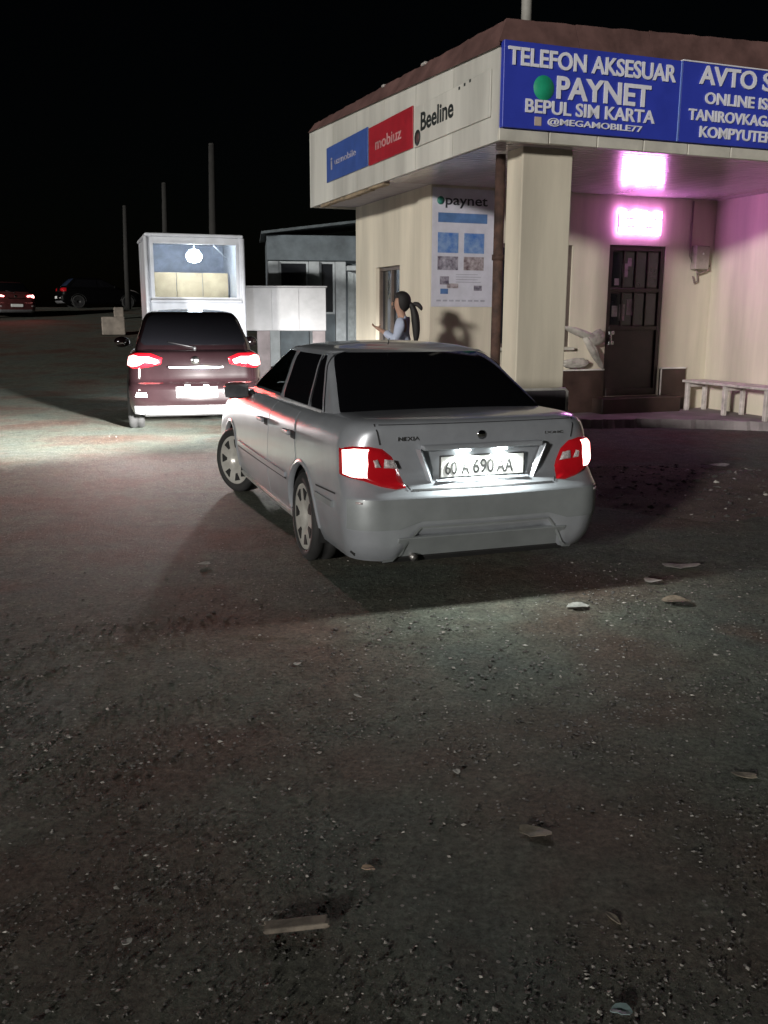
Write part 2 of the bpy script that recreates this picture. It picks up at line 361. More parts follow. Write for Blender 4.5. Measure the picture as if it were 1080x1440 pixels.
# metal door with a barred upper light
dr = box('door', D0+.003, D1-.003, WV+.05, WV+.10, .37, 2.597, M_door, shop, .004)
for x0, x1, z0, z1 in ((D0+.003, D0+.07, .373, 2.595), (D1-.07, D1-.003, .373, 2.595), (D0+.07, D1-.07, 2.52, 2.595), (D0+.07, D1-.07, 1.36, 1.42), (D0+.07, D1-.07, 1.92, 1.98), (D0+.07, D1-.07, .373, .48)):
    box('door_rail', x0, x1, WV+.012, WV+.048, z0, z1, M_door, dr, .004)
M_paper = mat('paper_note', (.30, .27, .27), .7, var=.2, vscale=12)
for k in range(1, 4): box('door_bar', D0+.07+(D1-D0-.14)*k/4-.012, D0+.07+(D1-D0-.14)*k/4+.012, WV+.02, WV+.044, 1.42, 2.52, M_door, dr, .002)
for i in range(4):
    for z0, z1 in ((1.42, 1.92), (1.98, 2.52)):
        a = D0+.09+(D1-D0-.14)*i/4
        box('pane', a, a+(D1-D0-.14)/4-.035, WV+.046, WV+.0495, z0+.02, z1-.02, M_wglass, dr, 0)
for a, z, ww, hh in ((D0+.12, 1.56, .10, .16), (D0+.25, 1.50, .10, .24), (D0+.38, 1.58, .11, .24), (D0+.27, 2.14, .10, .2), (D0+.36, 2.3, .07, .12), (D0+.14, 2.02, .08, .1)):
    box('paper_note', a, a+ww, WV+.0405, WV+.0445, z, z+hh, M_paper, dr, 0)
hd = box('handle', D0+.075, D0+.10, WV-.03, WV+.011, 1.15, 1.34, mat('handle_metal', (.6, .6, .6), .25, .9), dr, .008, seg=2)
for z in (1.16, 1.31): box('handle_plate', D0+.06, D0+.16, WV-.006, WV+.0115, z-.02, z+.04, MATS['handle_metal'], dr, .004)
# corner column with plinth
CU0, CU1, CV0, CV1 = .415, 1.02, .22, .56
box('column', CU0, CU1, CV0, CV1, .0, SOF+.03, M_wall, shop, .012, seg=2)
box('column_plinth', CU0-.025, CU1+.03, CV0-.03, CV1+.02, 0, .77, M_cplin, shop, .01)
tube('column_plinth_trim', [(CU0-.02, CV0-.04, .78), (CU1+.0, CV0-.04, .78), (CU1+.035, CV0-.04, .75), (CU1+.035, CV0-.04, .02)], .016, M_white, shop)
tube('downpipe', [(CU0-.045, CV1+.06, 0), (CU0-.045, CV1+.06, SOF-.02)], .055, M_rust, shop, 14)
for z in (.9, 2.2): lathe('pipe_collar', [(.058, z-.03), (.068, z-.03), (.068, z+.03), (.058, z+.03)], M_rust, shop, 16, 'Z').location = (CU0-.045, CV1+.06, 0)
# canopy: slatted ceiling in front, boards on the left
sf = box('soffit', .04, UEND, .04, WV, SOF+.03, SOF+.055, M_sof, shop, 0)
nsl = 26; sw = (WV-.06)/nsl
first = None
for k in range(nsl):
    y0 = .05+k*sw
    if first is None:
        first = box('slat', .06, UEND-.02, 0, sw-.012, 0, .022, M_slat, sf, .004); o = first
    else:
        o = first.copy(); COL.objects.link(o); o.parent = sf
    o.location = (0, y0, SOF+.004+random.uniform(-.001, .001))
sf2 = box('soffit', .04, WU, WV+.003, VEND+.2, SOF+.03, SOF+.055, M_sof, shop, 0)
for k in range(8):
    y0 = WV+.01+k*.42
    if y0+.4 < VEND+.21: box('soffit_board', .05, WU-.004, y0, y0+.405, SOF+.008, SOF+.028, M_sof, sf2, .004)
# fascia: left face rises a little to the far end, front face is covered by the sign
FL = 6.5
def ztop(v): return 4.17+.28*v/FL
fa = prism('fascia', [(0, SOF), (FL, SOF), (FL, ztop(FL)), (0, ztop(0))], 0, .035, M_fasc, shop)
fa.matrix_local = Matrix.Rotation(PI/2, 4, 'Z') @ Matrix.Translation((0, -.035, 0))
for k in range(1, 6):
    fs_ = box('fascia_seam', -.0015, .003, k*1.05, k*1.05+.010, SOF+.01, ztop(k*1.05)-.01, mat('seam', (.40, .385, .34), .7), shop, 0)
box('fascia', .036, UEND, 0, .035, SOF+.12, 4.20, M_fasc, shop, 0)
box('fascia', .0, UEND, VEND+.17, VEND+.2, SOF, ztop(FL), M_fasc, shop, 0)
u = .002
while u < UEND:
    box('fascia_trim', u, min(u+.565, UEND), -.03+random.uniform(-.003, .003), .034, SOF+random.uniform(-.006, .004), SOF+.115, M_trim, shop, .005); u += .577
# broken render patch at the far bottom of the left fascia
bm = bmesh.new()
pts = [(3.2+.28*i, -.003-.0*i, SOF-.02-.05*fbm(i*.9, 1, 61)) for i in range(11)]
for a, b in zip(pts[:-1], pts[1:]): add_box(bm, .02, .10, a[0], b[0], min(a[2], b[2]), SOF+.003)
bm_obj('fascia_edge', bm, mat('bare_board', (.30, .23, .15), .8, var=.25, vscale=5), shop)
# roof edge sheets, leaning back
def sheet(p0, p1, z0a, z0b, h0, h1, nrm, miter=False):
    d = Vector((p1[0]-p0[0], p1[1]-p0[1], 0)); n = Vector(nrm); V = []; ks = 8
    for k in range(ks+1):
        t = k/ks; P = Vector((p0[0], p0[1], 0))+d*t; zb = z0a+(z0b-z0a)*t; hh = h0+(h1-h0)*t+random.uniform(-.008, .008)
        m_ = d.normalized()*(.12 if miter and k == 0 else 0)
        if miter and k == 0: P = P-d.normalized()*.03
        for q, zz in ((-.03, zb), (.09, zb+hh)): V.append((*(P-n*q+(m_ if q > 0 else m_*0)).to_2d(), zz+.0))
        for q, zz in ((-.022, zb), (.098, zb+hh)): V.append((*(P-n*q+(m_ if q > 0 else m_*0)).to_2d(), zz))
    F = []
    for k in range(ks):
        a, b = 4*k, 4*k+4
        F += [(a, b, b+1, a+1), (a+2, a+3, b+3, b+2), (a, a+2, b+2, b), (a+1, b+1, b+3, a+3)]
    F += [(0, 1, 3, 2), (4*ks, 4*ks+2, 4*ks+3, 4*ks+1)]
    return mesh_obj('roof_sheet', V, F, M_band, shop)
k = 0.0
BH = lambda v: .27-.12*v/FL
while k < FL:
    e = min(k+.9, FL); sheet((0, k), (0, e-.006), ztop(k)-.01, ztop(e)-.01, BH(k), BH(e), (-1, 0, 0), k == 0); k = e
k = 0
while k < UEND:
    e = min(k+.9, UEND); sheet((k, 0), (e-.006, 0), 4.20, 4.20, .24+.035*k, .24+.035*e, (0, -1, 0), k == 0); k = e
M_chip = mat('mortar_chip', (.45, .42, .40), .9)
for v, ln in ((2.0, .12), (3.35, .08)): box('roof_edge_chip', .06, .11, v, v+ln, ztop(v)+BH(v)-.03, ztop(v)+BH(v)+.004, M_chip, shop, .01)
# raised porch floor
V = []; F = []
pol = [(-1.1, 2.1), (.5, 2.1), (1.8, 2.5), (2.55, 2.45), (3.0, 2.28), (3.55, 2.18), (4.4, 1.70), (5.0, 1.25), (6, .6), (9, .3), (9, 3.4), (.75, 3.4), (.75, 6.6), (-1.1, 6.6)]
pp = []
for (a, b) in zip(pol, pol[1:]+pol[:1]):
    n = 10 if a[1] < 2.6 and b[1] < 2.6 and b[0] > a[0] else 2
    for i in range(n):
        t = i/n; pp.append((a[0]+(b[0]-a[0])*t, a[1]+(b[1]-a[1])*t+(random.uniform(-.03, .03) if n == 10 else 0)))
bm = bmesh.new(); A = [bm.verts.new(bw(x, y, .14+random.uniform(-.006, .006))) for x, y in pp]; Bv = [bm.verts.new(bw(x, y-.03, -.02)) for x, y in pp]
bm.faces.new(A)
for i in range(len(pp)): bm.faces.new((A[i], Bv[i], Bv[(i+1) % len(pp)], A[(i+1) % len(pp)]))
tag(bm_obj('porch_pavement', bm, M_conc), kind='structure')

# --- signs and things on the building
M_blue = mat('sign_blue', (.038, .060, .47), .4, var=.08, vscale=2); M_blue2 = mat('sign_blue_light', (.10, .20, .62), .45)
M_let = mat('letter_silver', (.80, .80, .86), .45, var=.05); M_green = mat('logo_green', (.015, .36, .19), .5)
def sign(u0, u1, label, lines, dot=None):
    t = thing('sign_board', label, 'sign', bw(u0, -.04, 3.41), B_ANG, 'blue sign boards over the porch')
    wd = u1-u0; box('panel', 0, wd, -.03, .037, 0, .80, M_blue, t, .004)
    for (txt, x, z, ww, hh, bold) in lines: letters(txt, x, z, ww, hh, -.032, M_let, t, .013, bold)
    return t
s1 = sign(.01, 2.115, 'blue sign board with silver letters and a green dot, nearest the corner',
     [('TELEFON AKSESUAR', .04, .575, 2.0, .17, .020), ('PAYNET', .60, .305, 1.135, .215, .024), ('BEPUL SIM KARTA', .25, .15, 1.55, .13, .018), ('@MEGAMOBILE77', .51, .04, 1.14, .08, .010)])
d = lathe('logo_dot', [(.0, -.035), (.115, -.035), (.118, -.03), (.118, -.02)], M_green, s1, 32); d.location = (.455, .0, .395)
box('logo_mark', .36, .44, -.036, -.029, .035, .12, mat('logo_tan', (.55, .45, .38), .5), s1, .012, seg=2)
s2 = sign(2.135, 5.6, 'blue sign board with silver letters cut off by the right edge of the photo',
     [('AVTO SU', .22, .59, 1.17, .19, .022), ('ONLINE ISH', .31, .40, .98, .12, .02), ('TANIROVKAGA', .11, .225, 1.18, .115, .02), ('KOMPYUTER', .27, .06, 1.0, .115, .02)])
box('edge_strip', -.022, -.002, -.036, .036, .0, .80, M_blue2, s2, .003); box('edge_strip', 0, 3.4, -.034, .03, .802, .816, M_let, s2, .002)
# small operator panels on the left fascia (local x runs along the fascia towards the corner)
LA = B_ANG-PI/2
def small_panel(v0, v1, z0, z1, name, label, m, tx, tm, bold=.0, xh=.3, frame=True):
    t = thing(name, label, 'sign', bw(-.006, v1, z0), LA, 'operator panels on the left fascia')
    wd = v1-v0; box('panel', 0, wd, -.014, 0, 0, z1-z0, m, t, .003); h = z1-z0
    for (s, a, b, c, d, bo) in tx: letters(s, a*wd, b*h, c*wd, d*h, -.0145, tm, t, .003, bo)
    return t
M_red = mat('sign_red', (.36, .018, .03), .45, var=.1); M_pbl = mat('sign_mid_blue', (.045, .095, .33), .5, var=.1)
M_fade = mat('faded_white', (.45, .42, .48), .6, var=.2); M_fader = mat('faded_pink', (.55, .30, .30), .6, var=.2); M_blk = mat('black_letter', (.02, .025, .025), .6)
small_panel(3.73, 5.55, 3.56, 4.06, 'operator_sign', 'blue operator panel at the far end of the left fascia', M_pbl, [('uzmobile', .22, .42, .52, .18, .0), ('i', .12, .32, .035, .34, .02)], M_fade)
small_panel(2.16, 3.68, 3.55, 4.03, 'operator_sign', 'red operator panel with faded letters on the left fascia', M_red, [('mobiuz', .17, .34, .6, .30, .01)], M_fader)
t = small_panel(.15, 2.10, 3.54, 3.99, 'operator_sign', 'white operator panel with black letters and striped round mark', M_fasc, [('Beeline', .10, .34, .46, .46, .022)], M_blk)
for k, r in enumerate((.09, .055)):
    lathe('logo_mark', [(0, -.0165-.001*k), (r, -.0165-.001*k), (r, -.0145)], M_blk if k == 0 else mat('logo_brown', (.10, .05, .05), .6), t, 20).location = (.10, 0, .10)
for k in range(3): box('logo_dots', .62*1.95+k*.13, .64*1.95+k*.13, -.0165, -.0145, .40+.01*k, .43+.01*k, M_blk, t, 0)
# poster on the front wall
M_pw = mat('poster_white', (.60, .60, .68), .5, var=.06); M_pb = mat('poster_blue', (.10, .20, .42), .5, var=.15); M_pb2 = mat('poster_picture_blue', (.045, .13, .38), .5, var=.35, vscale=9, col2=(.25, .36, .55))
M_ppic = mat('poster_picture_grey', (.42, .40, .46), .5, vscale=14, col2=(.07, .06, .09)); M_ppic2 = mat('poster_picture_brown', (.48, .44, .46), .5, vscale=12, col2=(.11, .07, .08))
PU0, PU1, PZ0, PZ1 = .735, 1.705, 1.69, 3.265
ps = thing('poster', 'tall white poster with green dot, blue bar and four pictures beside column', 'poster', bw(PU0, WV-.004, PZ0), B_ANG)
PW, PH = PU1-PU0, PZ1-PZ0
box('sheet', 0, PW, -.006, 0, 0, PH, M_pw, ps, 0)
def pr(n, x0, x1, z0, z1, m, y=0): return box(n, x0*PW, x1*PW, -.0085-y, -.0062-y, z0*PH, z1*PH, m, ps, 0)
pr('blue_bar', .09, .86, .715, .795, M_pb)
for x0 in (.09, .50):
    pr('picture', x0, x0+.32, .46, .63, M_pb2); pr('picture_head', x0, x0+.32, .635, .685, M_pw, .001); pr('picture', x0, x0+.32, .315, .43, M_ppic if x0 < .3 else M_ppic2)
pr('picture', .13, .27, .19, .26, M_ppic); pr('picture', .24, .42, .16, .20, M_ppic2); pr('picture', .67, .80, .14, .185, M_ppic); pr('picture', .14, .26, .11, .155, M_pb)
for k in range(4): pr('print_line', .38, .78-.05*(k % 2), .21+.022*k, .216+.022*k, mat('print_grey', (.40, .40, .47), .6))
for k in range(8): pr('print_line', .08+.1*k, .15+.1*k, .045, .06, MATS['print_grey'])
letters('paynet', .20*PW, .835*PH, .66*PW, .095*PH, -.0065, mat('poster_black', (.035, .035, .045), .5), ps, .002, .012)
lathe('logo_dot', [(0, -.009), (.055, -.009), (.055, -.0065)], mat('poster_green', (.04, .22, .17), .5), ps, 24).location = (.125*PW, 0, .895*PH)
# illuminated board above the door
led = thing('led_sign', 'small glowing magenta and white light board above the brown door', 'sign', bw(3.70, WV-.002, 2.745), B_ANG)
M_led = mat('led_glow', (.9, .5, .9), .5, emit=(.92, .30, .92), estr=36, var=0); M_ledh = mat('led_case', (.02, .02, .025), .4)
box('housing', .03, .73, -.05, 0, .03, .31, M_ledh, led, .008)
for r, (zz, hh) in enumerate(((.01, .105), (.125, .105), (.24, .115))):
    x = .012
    for c in range(6 if r else 5):
        ww = (.76-.004*6)/(6 if r else 5)
        box('glow_segment', x, x+ww-.012, -.062, -.0505, zz, zz+hh-(.035 if r == 2 and c in (1, 4) else (.012 if c % 2 else 0)), M_led, led, .03 if r == 2 else .014, seg=3); x += ww+.004
# electric meter with its conduit
M_met = mat('meter_grey', (.33, .29, .25), .5, var=.2); M_cond = mat('conduit', (.20, .16, .14), .6)
em = thing('electric_meter', 'grey electric meter box with conduit between the door and pink wall', 'meter', bw(5.08, WV-.003, 2.27), B_ANG)
box('case', 0, .25, -.13, 0, 0, .35, M_met, em, .012, seg=2); box('meter_window', .03, .12, -.126, -.121, .05, .16, M_dark, em, .002)
lathe('seal', [(0, -.13), (.018, -.13), (.022, -.121)], mat('seal_white', (.8, .8, .78), .3), em, 12).location = (.13, 0, .23)
tube('conduit', [(-.03, -.02, 1.0), (-.03, -.02, .2), (.02, -.03, .1)], .014, M_cond, em); tube('cable', [(.06, -.06, 0), (.1, -.07, -.06), (.24, -.07, -.02), (.34, -.03, .06)], .014, M_cond, em)
tube('cable', [(.02, -.05, -.1), (.06, -.05, -.2), (.12, -.05, -.17), (.1, -.05, -.05)], .012, M_cond, em)
# mast on the roof
ms = thing('roof_mast', 'pale slender mast standing on the shop roof', 'mast', bw(.95, 1.2, 4.12), B_ANG)
tube('pole', [(0, 0, 0), (0, 0, 2.2)], .06, mat('mast_grey', (.33, .32, .29), .6), ms, 14); box('foot', -.14, .14, -.14, .14, 0, .03, M_conc, ms, .004)
# white bench along the alcove wall
bn = thing('bench', 'low white bench against the pink lit wall right of the door', 'bench', bw(4.93, 1.3, .14), B_ANG)
M_bw = mat('bench_white', (.62, .56, .53), .6, var=.2, vscale=7)
for k in range(3): box('seat_board', .0+k*.145, .135+k*.145, -.1, 1.75, .43, .468, M_bw, bn, .006)
for y in (.02, .85, 1.68):
    for x in (.03, .36): box('leg', x, x+.06, y-.03, y+.03, 0, .43, M_bw, bn, .006)
    box('leg_brace', .09, .36, y-.015, y+.015, .36, .43, M_bw, bn, .004)
# crumpled white sheeting on the window ledge
bag = thing('plastic_sheet', 'crumpled white plastic sheet bundle on the ledge left of brown door', 'plastic sheet', bw(2.98, WV-.12, .78), B_ANG)
M_pl = mat('white_plastic', (.50, .47, .42), .6, var=.2)
def crumple(name, cx, cz, sx, sz, sy, seed, rot=0, parent=bag, m=M_pl):
    bm = bmesh.new(); bmesh.ops.create_icosphere(bm, subdivisions=3, radius=1)
    for v in bm.verts:
        p = v.co.copy(); f = .65+.8*(fbm(p.x*1.8+7+seed, p.y*1.8+p.z*2.3+5, seed)); p = p*f
        x, z = p.x*sx, p.z*sz; v.co = Vector((cx+x*math.cos(rot)-z*math.sin(rot), p.y*sy, cz+x*math.sin(rot)+z*math.cos(rot)))
    return bm_obj(name, bm, m, parent, smooth=False)
crumple('bundle', .06, .10, .20, .075, .06, 3); crumple('fold', .20, .52, .34, .055, .05, 5, -.30); crumple('fold', .34, .30, .30, .06, .05, 8, -.95); crumple('fold', .40, .47, .14, .10, .05, 11, .3)
# ------------------------------------------------------------------ cars (local frame: x forward from the rear bumper, y left, z up)
class Shell:
    """closed skin made of stacked plan outlines: rear face, corner, side, corner, front face (a runs 0..5)."""
    def __init__(s, w, xr, xf, zlo, zhi, zt=None, zm=.55, rc=(.16, .16), rf=(.3, .3), bulge=.03, bar=.02, chin=None):
        s.w, s.xr, s.xf = pchip(*w), pchip(*xr), pchip(*xf); s.zlo, s.zhi, s.zm = zlo, zhi, zm
        s.zt = pchip(*zt) if zt else None; s.rc, s.rf, s.bulge, s.bar, s.chin = rc, rf, bulge, bar, chin
    def zz(s, zn, x, y):
        z = zn
        if s.zt and zn > s.zm: z = s.zm+(zn-s.zm)*(s.zt(x)-s.zm)/(s.zhi-s.zm)
        if s.chin and zn < .5 and x < .5:
            zb = s.chin(abs(y)); z = zb+(zn-s.zlo)*(.5-zb)/(.5-s.zlo)
        return z
    def zn(s, z, x):
        return z if not s.zt or z <= s.zm else s.zm+(z-s.zm)*(s.zhi-s.zm)/(s.zt(x)-s.zm)
    def pt(s, a, zn, sg=1):
        W = s.w(zn)-s.bar; XR = s.xr(zn); XF = s.xf(zn); rx, ry = s.rc; fx, fy = s.rf
        if a <= 1: y = a*(W-ry); x = XR+s.bulge*(y/W)**2
        elif a <= 2: p = (a-1)*PI/2; y = W-ry+ry*math.sin(p); x = XR+s.bulge*((W-ry)/W)**2+rx*(1-math.cos(p))
        elif a <= 3:
            t = a-2; xa = XR+s.bulge*((W-ry)/W)**2+rx; xb = XF-s.bulge*((W-fy)/W)**2-fx; x = xa+(xb-xa)*t; y = W+s.bar*(1-(2*t-1)**2)
        elif a <= 4: p = (4-a)*PI/2; y = W-fy+fy*math.sin(p); x = XF-s.bulge*((W-fy)/W)**2-fx*(1-math.cos(p))
        else: y = (5-a)*(W-fy); x = XF-s.bulge*(y/W)**2
        return Vector((x, y*sg, s.zz(zn, x, y)))
    def a_side(s, x, zn):
        W = s.w(zn)-s.bar; XR = s.xr(zn); XF = s.xf(zn); rx, ry = s.rc; fx, fy = s.rf
        xa = XR+s.bulge*((W-ry)/W)**2+rx; xb = XF-s.bulge*((W-fy)/W)**2-fx
        if x < xa: return 1+math.acos(max(-1, min(1, 1-(x-(xa-rx))/rx)))/(PI/2) if x > xa-rx else 1.0
        if x > xb: return 4-math.acos(max(-1, min(1, 1-((xb+fx)-x)/fx)))/(PI/2) if x < xb+fx else 4.0
        return 2+(x-xa)/(xb-xa)
    def side(s, x, z, sg=1):
        zn = s.zn(z, x); return s.pt(s.a_side(x, zn), zn, sg)
    def rear(s, y, z):
        zn = s.zn(z, s.xr(min(z, s.zhi))+.02); W = s.w(zn)-s.bar; ry = s.rc[1]; sg = 1 if y >= 0 else -1; y = abs(y)
        a = y/(W-ry) if y <= W-ry else 1+math.asin(min(1, (y-(W-ry))/ry))/(PI/2)
        return s.pt(a, zn, sg)
    def front(s, y, z):
        zn = s.zn(z, s.xf(min(z, s.zhi))-.02); W = s.w(zn)-s.bar; fy = s.rf[1]; sg = 1 if y >= 0 else -1; y = abs(y)
        a = 5-y/(W-fy) if y <= W-fy else 4-math.asin(min(1, (y-(W-fy))/fy))/(PI/2)
        return s.pt(a, zn, sg)
    def mesh(s, name, levels, m, parent, ncol=(16, 10, 150, 8, 14), cuts=(), crown=.03, cap=True, caprun=.35, holes=None):
        A = []
        for k, n in enumerate(ncol): A += [k+i/n for i in range(n)]
        A.append(5.0)
        ring = [(a, 1) for a in A]+[(a, -1) for a in A[-2:0:-1]]
        V = []; F = []; n = len(ring); tags = []
        for zn in levels: V += [s.pt(a, zn, g) for a, g in ring]
        for j in range(len(levels)-1):
            for i in range(n): F.append((j*n+i, j*n+(i+1) % n, (j+1)*n+(i+1) % n, (j+1)*n+i)); tags.append((ring[i], ring[(i+1) % n], levels[j], levels[j+1]))
        if cap:
            top = V[-n:]; XR, XF = s.xr(s.zhi), s.xf(s.zhi); kk = 12
            for k in range(1, kk+1):
                q = k/kk
                for p in top:
                    xc = min(max(p.x, XR+caprun), XF-caprun); x = p.x+(xc-p.x)*q; y = p.y*(1-q); W = s.w(s.zhi)
                    e = min(1, (x-XR)/.5, (XF-x)/.5); zt = s.zt(x) if s.zt else s.zhi
                    zt = zt if s.zt else s.zhi
                    f = 1-(1-q)**2
                    V.append(Vector((x, y, zt+crown*f)))
            b0 = (len(levels)-1)*n
            for j in range(kk):
                for i in range(n): F.append((b0+j*n+i, b0+j*n+(i+1) % n, b0+(j+1)*n+(i+1) % n, b0+(j+1)*n+i)); tags.append(None)
        V = [Vector(v) for v in V]
        drop = set()
        for (cx, cz, R) in cuts:
            for v in V:
                if abs(v.y) > .45 and v.z < s.zm+.25:
                    d = math.hypot(v.x-cx, v.z-cz)
                    if .001 < d and abs(d-R) < .0125: v.x = cx+(v.x-cx)*R/d; v.z = cz+(v.z-cz)*R/d
            for fi, f in enumerate(F):
                c = sum((V[i] for i in f), Vector())/len(f)
                if abs(c.y) > .45 and math.hypot(c.x-cx, c.z-cz) < R-.002 and c.z < s.zm+.25: drop.add(fi)
        if holes:
            for fi, f in enumerate(F):
                c = sum((V[i] for i in f), Vector())/len(f)
                if fi not in drop and holes(c): drop.add(fi)
        F = [f for i, f in enumerate(F) if i not in drop]
        me = bpy.data.meshes.new(name); me.from_pydata([tuple(v) for v in V], [], F)
        bm = bmesh.new(); bm.from_mesh(me); bmesh.ops.delete(bm, geom=[v for v in bm.verts if not v.link_faces], context='VERTS')
        bmesh.ops.remove_doubles(bm, verts=bm.verts, dist=.0004); bmesh.ops.recalc_face_normals(bm, faces=bm.faces); bm.to_mesh(me); bm.free()
        me.shade_smooth(); me.materials.append(m); return link(bpy.data.objects.new(name, me), parent)
def patch(name, fn, xl, xr, z0, z1, m, parent, off=.004, nx=14, nz=10, sunk=-.006, round_=0.0, rim=.012):
    """sheet laid on a skin: fn(x,z)->point; xl/xr give the left and right limits for each z; its rim turns in."""
    f_ = lambda q: q if callable(q) else (lambda z: q)
    xl, xr = f_(xl), f_(xr)
    def co(u, t):
        z = z0+(z1-z0)*t; a, b = xl(z), xr(z)
        if round_:
            e = min(t, 1-t)*(z1-z0)
            if e < round_: k = round_-math.sqrt(max(0, round_**2-(round_-e)**2)); a, b = a+math.copysign(k, b-a), b-math.copysign(k, b-a)
        return fn(a+(b-a)*u, z)
    def nrm(u, t):
        h = .01; du = co(min(1, u+h), t)-co(max(0, u-h), t); dt = co(u, min(1, t+h))-co(u, max(0, t-h)); n = du.cross(dt)
        return n.normalized() if n.length > 1e-12 else Vector((0, 0, 1))
    cen = co(.5, .5); sgn = 1 if nrm(.5, .5).dot(Vector((cen.x-2.2, cen.y*3, 0.2 if abs(cen.y) > .3 else .05))) > 0 else -1
    us = [0, 0]+[i/nx for i in range(1, nx)]+[1, 1]; ts = [0, 0]+[i/nz for i in range(1, nz)]+[1, 1]
    V = []
    for j, t in enumerate(ts):
        for i, u in enumerate(us):
            o = off if 0 < i < len(us)-1 and 0 < j < len(ts)-1 else sunk
            V.append(co(u, t)+nrm(min(max(u, .02), .98), min(max(t, .02), .98))*sgn*o)
    w_ = len(us); F = [(j*w_+i, j*w_+i+1, (j+1)*w_+i+1, (j+1)*w_+i) for j in range(len(ts)-1) for i in range(w_-1)]
    if sgn < 0: F = [f[::-1] for f in F]
    o = mesh_obj(name, V, F, m, parent, smooth=False, recalc=False)
    for p in o.data.polygons: p.use_smooth = True
    o.data.set_sharp_from_angle(angle=math.radians(35))
    return o
def blob(name, fn, poly, m, parent, off=.02, rings=6, power=.5, sunk=-.004, depth0=None):
    """domed sheet over a star-shaped outline poly of (y,z) laid on a skin, used for lamps."""
    P = []
    for (a, b) in zip(poly, poly[1:]+poly[:1]):
        for k in range(5): P.append((a[0]+(b[0]-a[0])*k/5, a[1]+(b[1]-a[1])*k/5))
    cx = sum(p[0] for p in P)/len(P); cz = sum(p[1] for p in P)/len(P); n = len(P)
    c0_ = fn(cx, cz); h = .01; nv = (fn(cx+h, cz)-fn(cx-h, cz)).cross(fn(cx, cz+h)-fn(cx, cz-h)).normalized()
    if nv.dot(Vector((c0_.x-2.2, c0_.y*1.5, 0))) < 0: nv = -nv
    V = []; F = []
    for r in range(rings+1):
        q = 1-r/(rings+1)
        for (y, z) in P:
            pt = fn(cx+(y-cx)*q, cz+(z-cz)*q)
            o = sunk if r == 0 else off*(1-q**4)**power
            if r == 1: o = off*.55
            V.append(pt+nv*o)
    V.append(c0_+nv*off)
    for r in range(rings):
        for i in range(n): F.append((r*n+i, r*n+(i+1) % n, (r+1)*n+(i+1) % n, (r+1)*n+i))
    for i in range(n): F.append((rings*n+i, rings*n+(i+1) % n, len(V)-1))
    return mesh_obj(name, V, F, m, parent, smooth=True)
M_tyre = mat('tyre_rubber', (.018, .018, .018), .75, var=.2, bump=.3, bscale=50); M_hub = mat('hubcap_silver', (.55, .54, .50), .35, .4, var=.12, vscale=9)
M_well = mat('wheel_well', (.010, .010, .010), .9)
def wheel(parent, x, y, R, wd, steer=0.0, spokes=7, rim_m=None):
    rim_m = rim_m or M_hub
    e = bpy.data.objects.new('wheel', None); link(e, parent); e.location = (x, y, R); e.empty_display_size = .1
    e.rotation_euler = (0, 0, steer+(0 if y > 0 else PI))
    h = wd/2; r0 = R*.74
    lathe('tyre', [(r0, -h*.8), (R*.8, -h), (R*.93, -h*.97), (R, -h*.72), (R, -h*.25), (R*.985, -h*.22), (R*.985, h*.22), (R, h*.25), (R, h*.72), (R*.93, h*.97), (R*.8, h), (r0, h*.8), (r0, 0)], M_tyre, e, 48, closed=True)
    rim = lathe('rim', [(0, h*.50), (.05, h*.52), (.055, h*.62), (r0*.42, h*.80), (r0*.62, h*.86), (r0*.93, h*.84), (r0, h*.92), (r0*1.02, h*.80), (r0*1.02, h*.2)], rim_m, e, 42)
    for k in range(spokes):
        a0 = 2*PI*k/spokes; V = []
        for hz in (1, 0):
            for (rr, da) in ((r0*.56, -.10), (r0*.56, .10), (r0*.88, .20), (r0*.88, -.20)): V.append((rr*math.cos(a0+da), h*(.80+.09*min(1, (rr-r0*.4)/(r0*.25)))+.004 if hz else h*.6, rr*math.sin(a0+da)))
        mesh_obj('vent_slot', V, [(0, 1, 2, 3)]+[(q, 4+q, 4+(q+1) % 4, (q+1) % 4) for q in range(4)], M_well, e)
    return e
def arch_lip(parent, sh, cx, cz, R, m, a0=-.05, a1=PI+.05, wdt=.022, out=.008):
    for sg in (1, -1):
        V = []; F = []; n = 44
        for i in range(n+1):
            t = a0+(a1-a0)*i/n
            for rr, o in ((R-.004, -.03), (R-.004, out), (R+wdt*.6, out), (R+wdt, -.002)):
                x, z = cx+rr*math.cos(t), max(sh.zlo+.004, cz+rr*math.sin(t)); p = sh.side(x, z, sg); V.append((x, p.y+sg*o, z))
        for i in range(n):
            for j in range(3): F.append((4*i+j, 4*i+4+j, 4*i+5+j, 4*i+1+j))
        mesh_obj('wheel_arch', V, F, m, parent, smooth=True)
def well(parent, cx, cz, R, y0, y1):
    for sg in (1, -1):
        V = []; F = []; n = 20
        for i in range(n+1):
            t = -.35+(PI+.7)*i/n
            for yy in (y0, y1): V.append((cx+R*math.cos(t), sg*yy, cz+R*math.sin(t)))
        for i in range(n): F.append((2*i, 2*i+1, 2*i+3, 2*i+2))
        V.append((cx, sg*y0, cz)); c = len(V)-1
        for i in range(n): F.append((2*i, 2*i+2, c))
        mesh_obj('wheel_well', V, F, M_well, parent, recalc=False)
def spot(name, parent, loc, aim, watts, size_deg, col=(1, .97, .92), blend=.5, r=.05):
    d = bpy.data.lights.new(name, 'SPOT'); d.energy = watts; d.spot_size = math.radians(size_deg); d.spot_blend = blend; d.color = col; d.shadow_soft_size = r
    o = bpy.data.objects.new(name, d); link(o, parent); o.location = loc; o.rotation_euler = Vector(aim).to_track_quat('-Z', 'Y').to_euler(); return o
def heading(deg): return math.radians(90-deg)

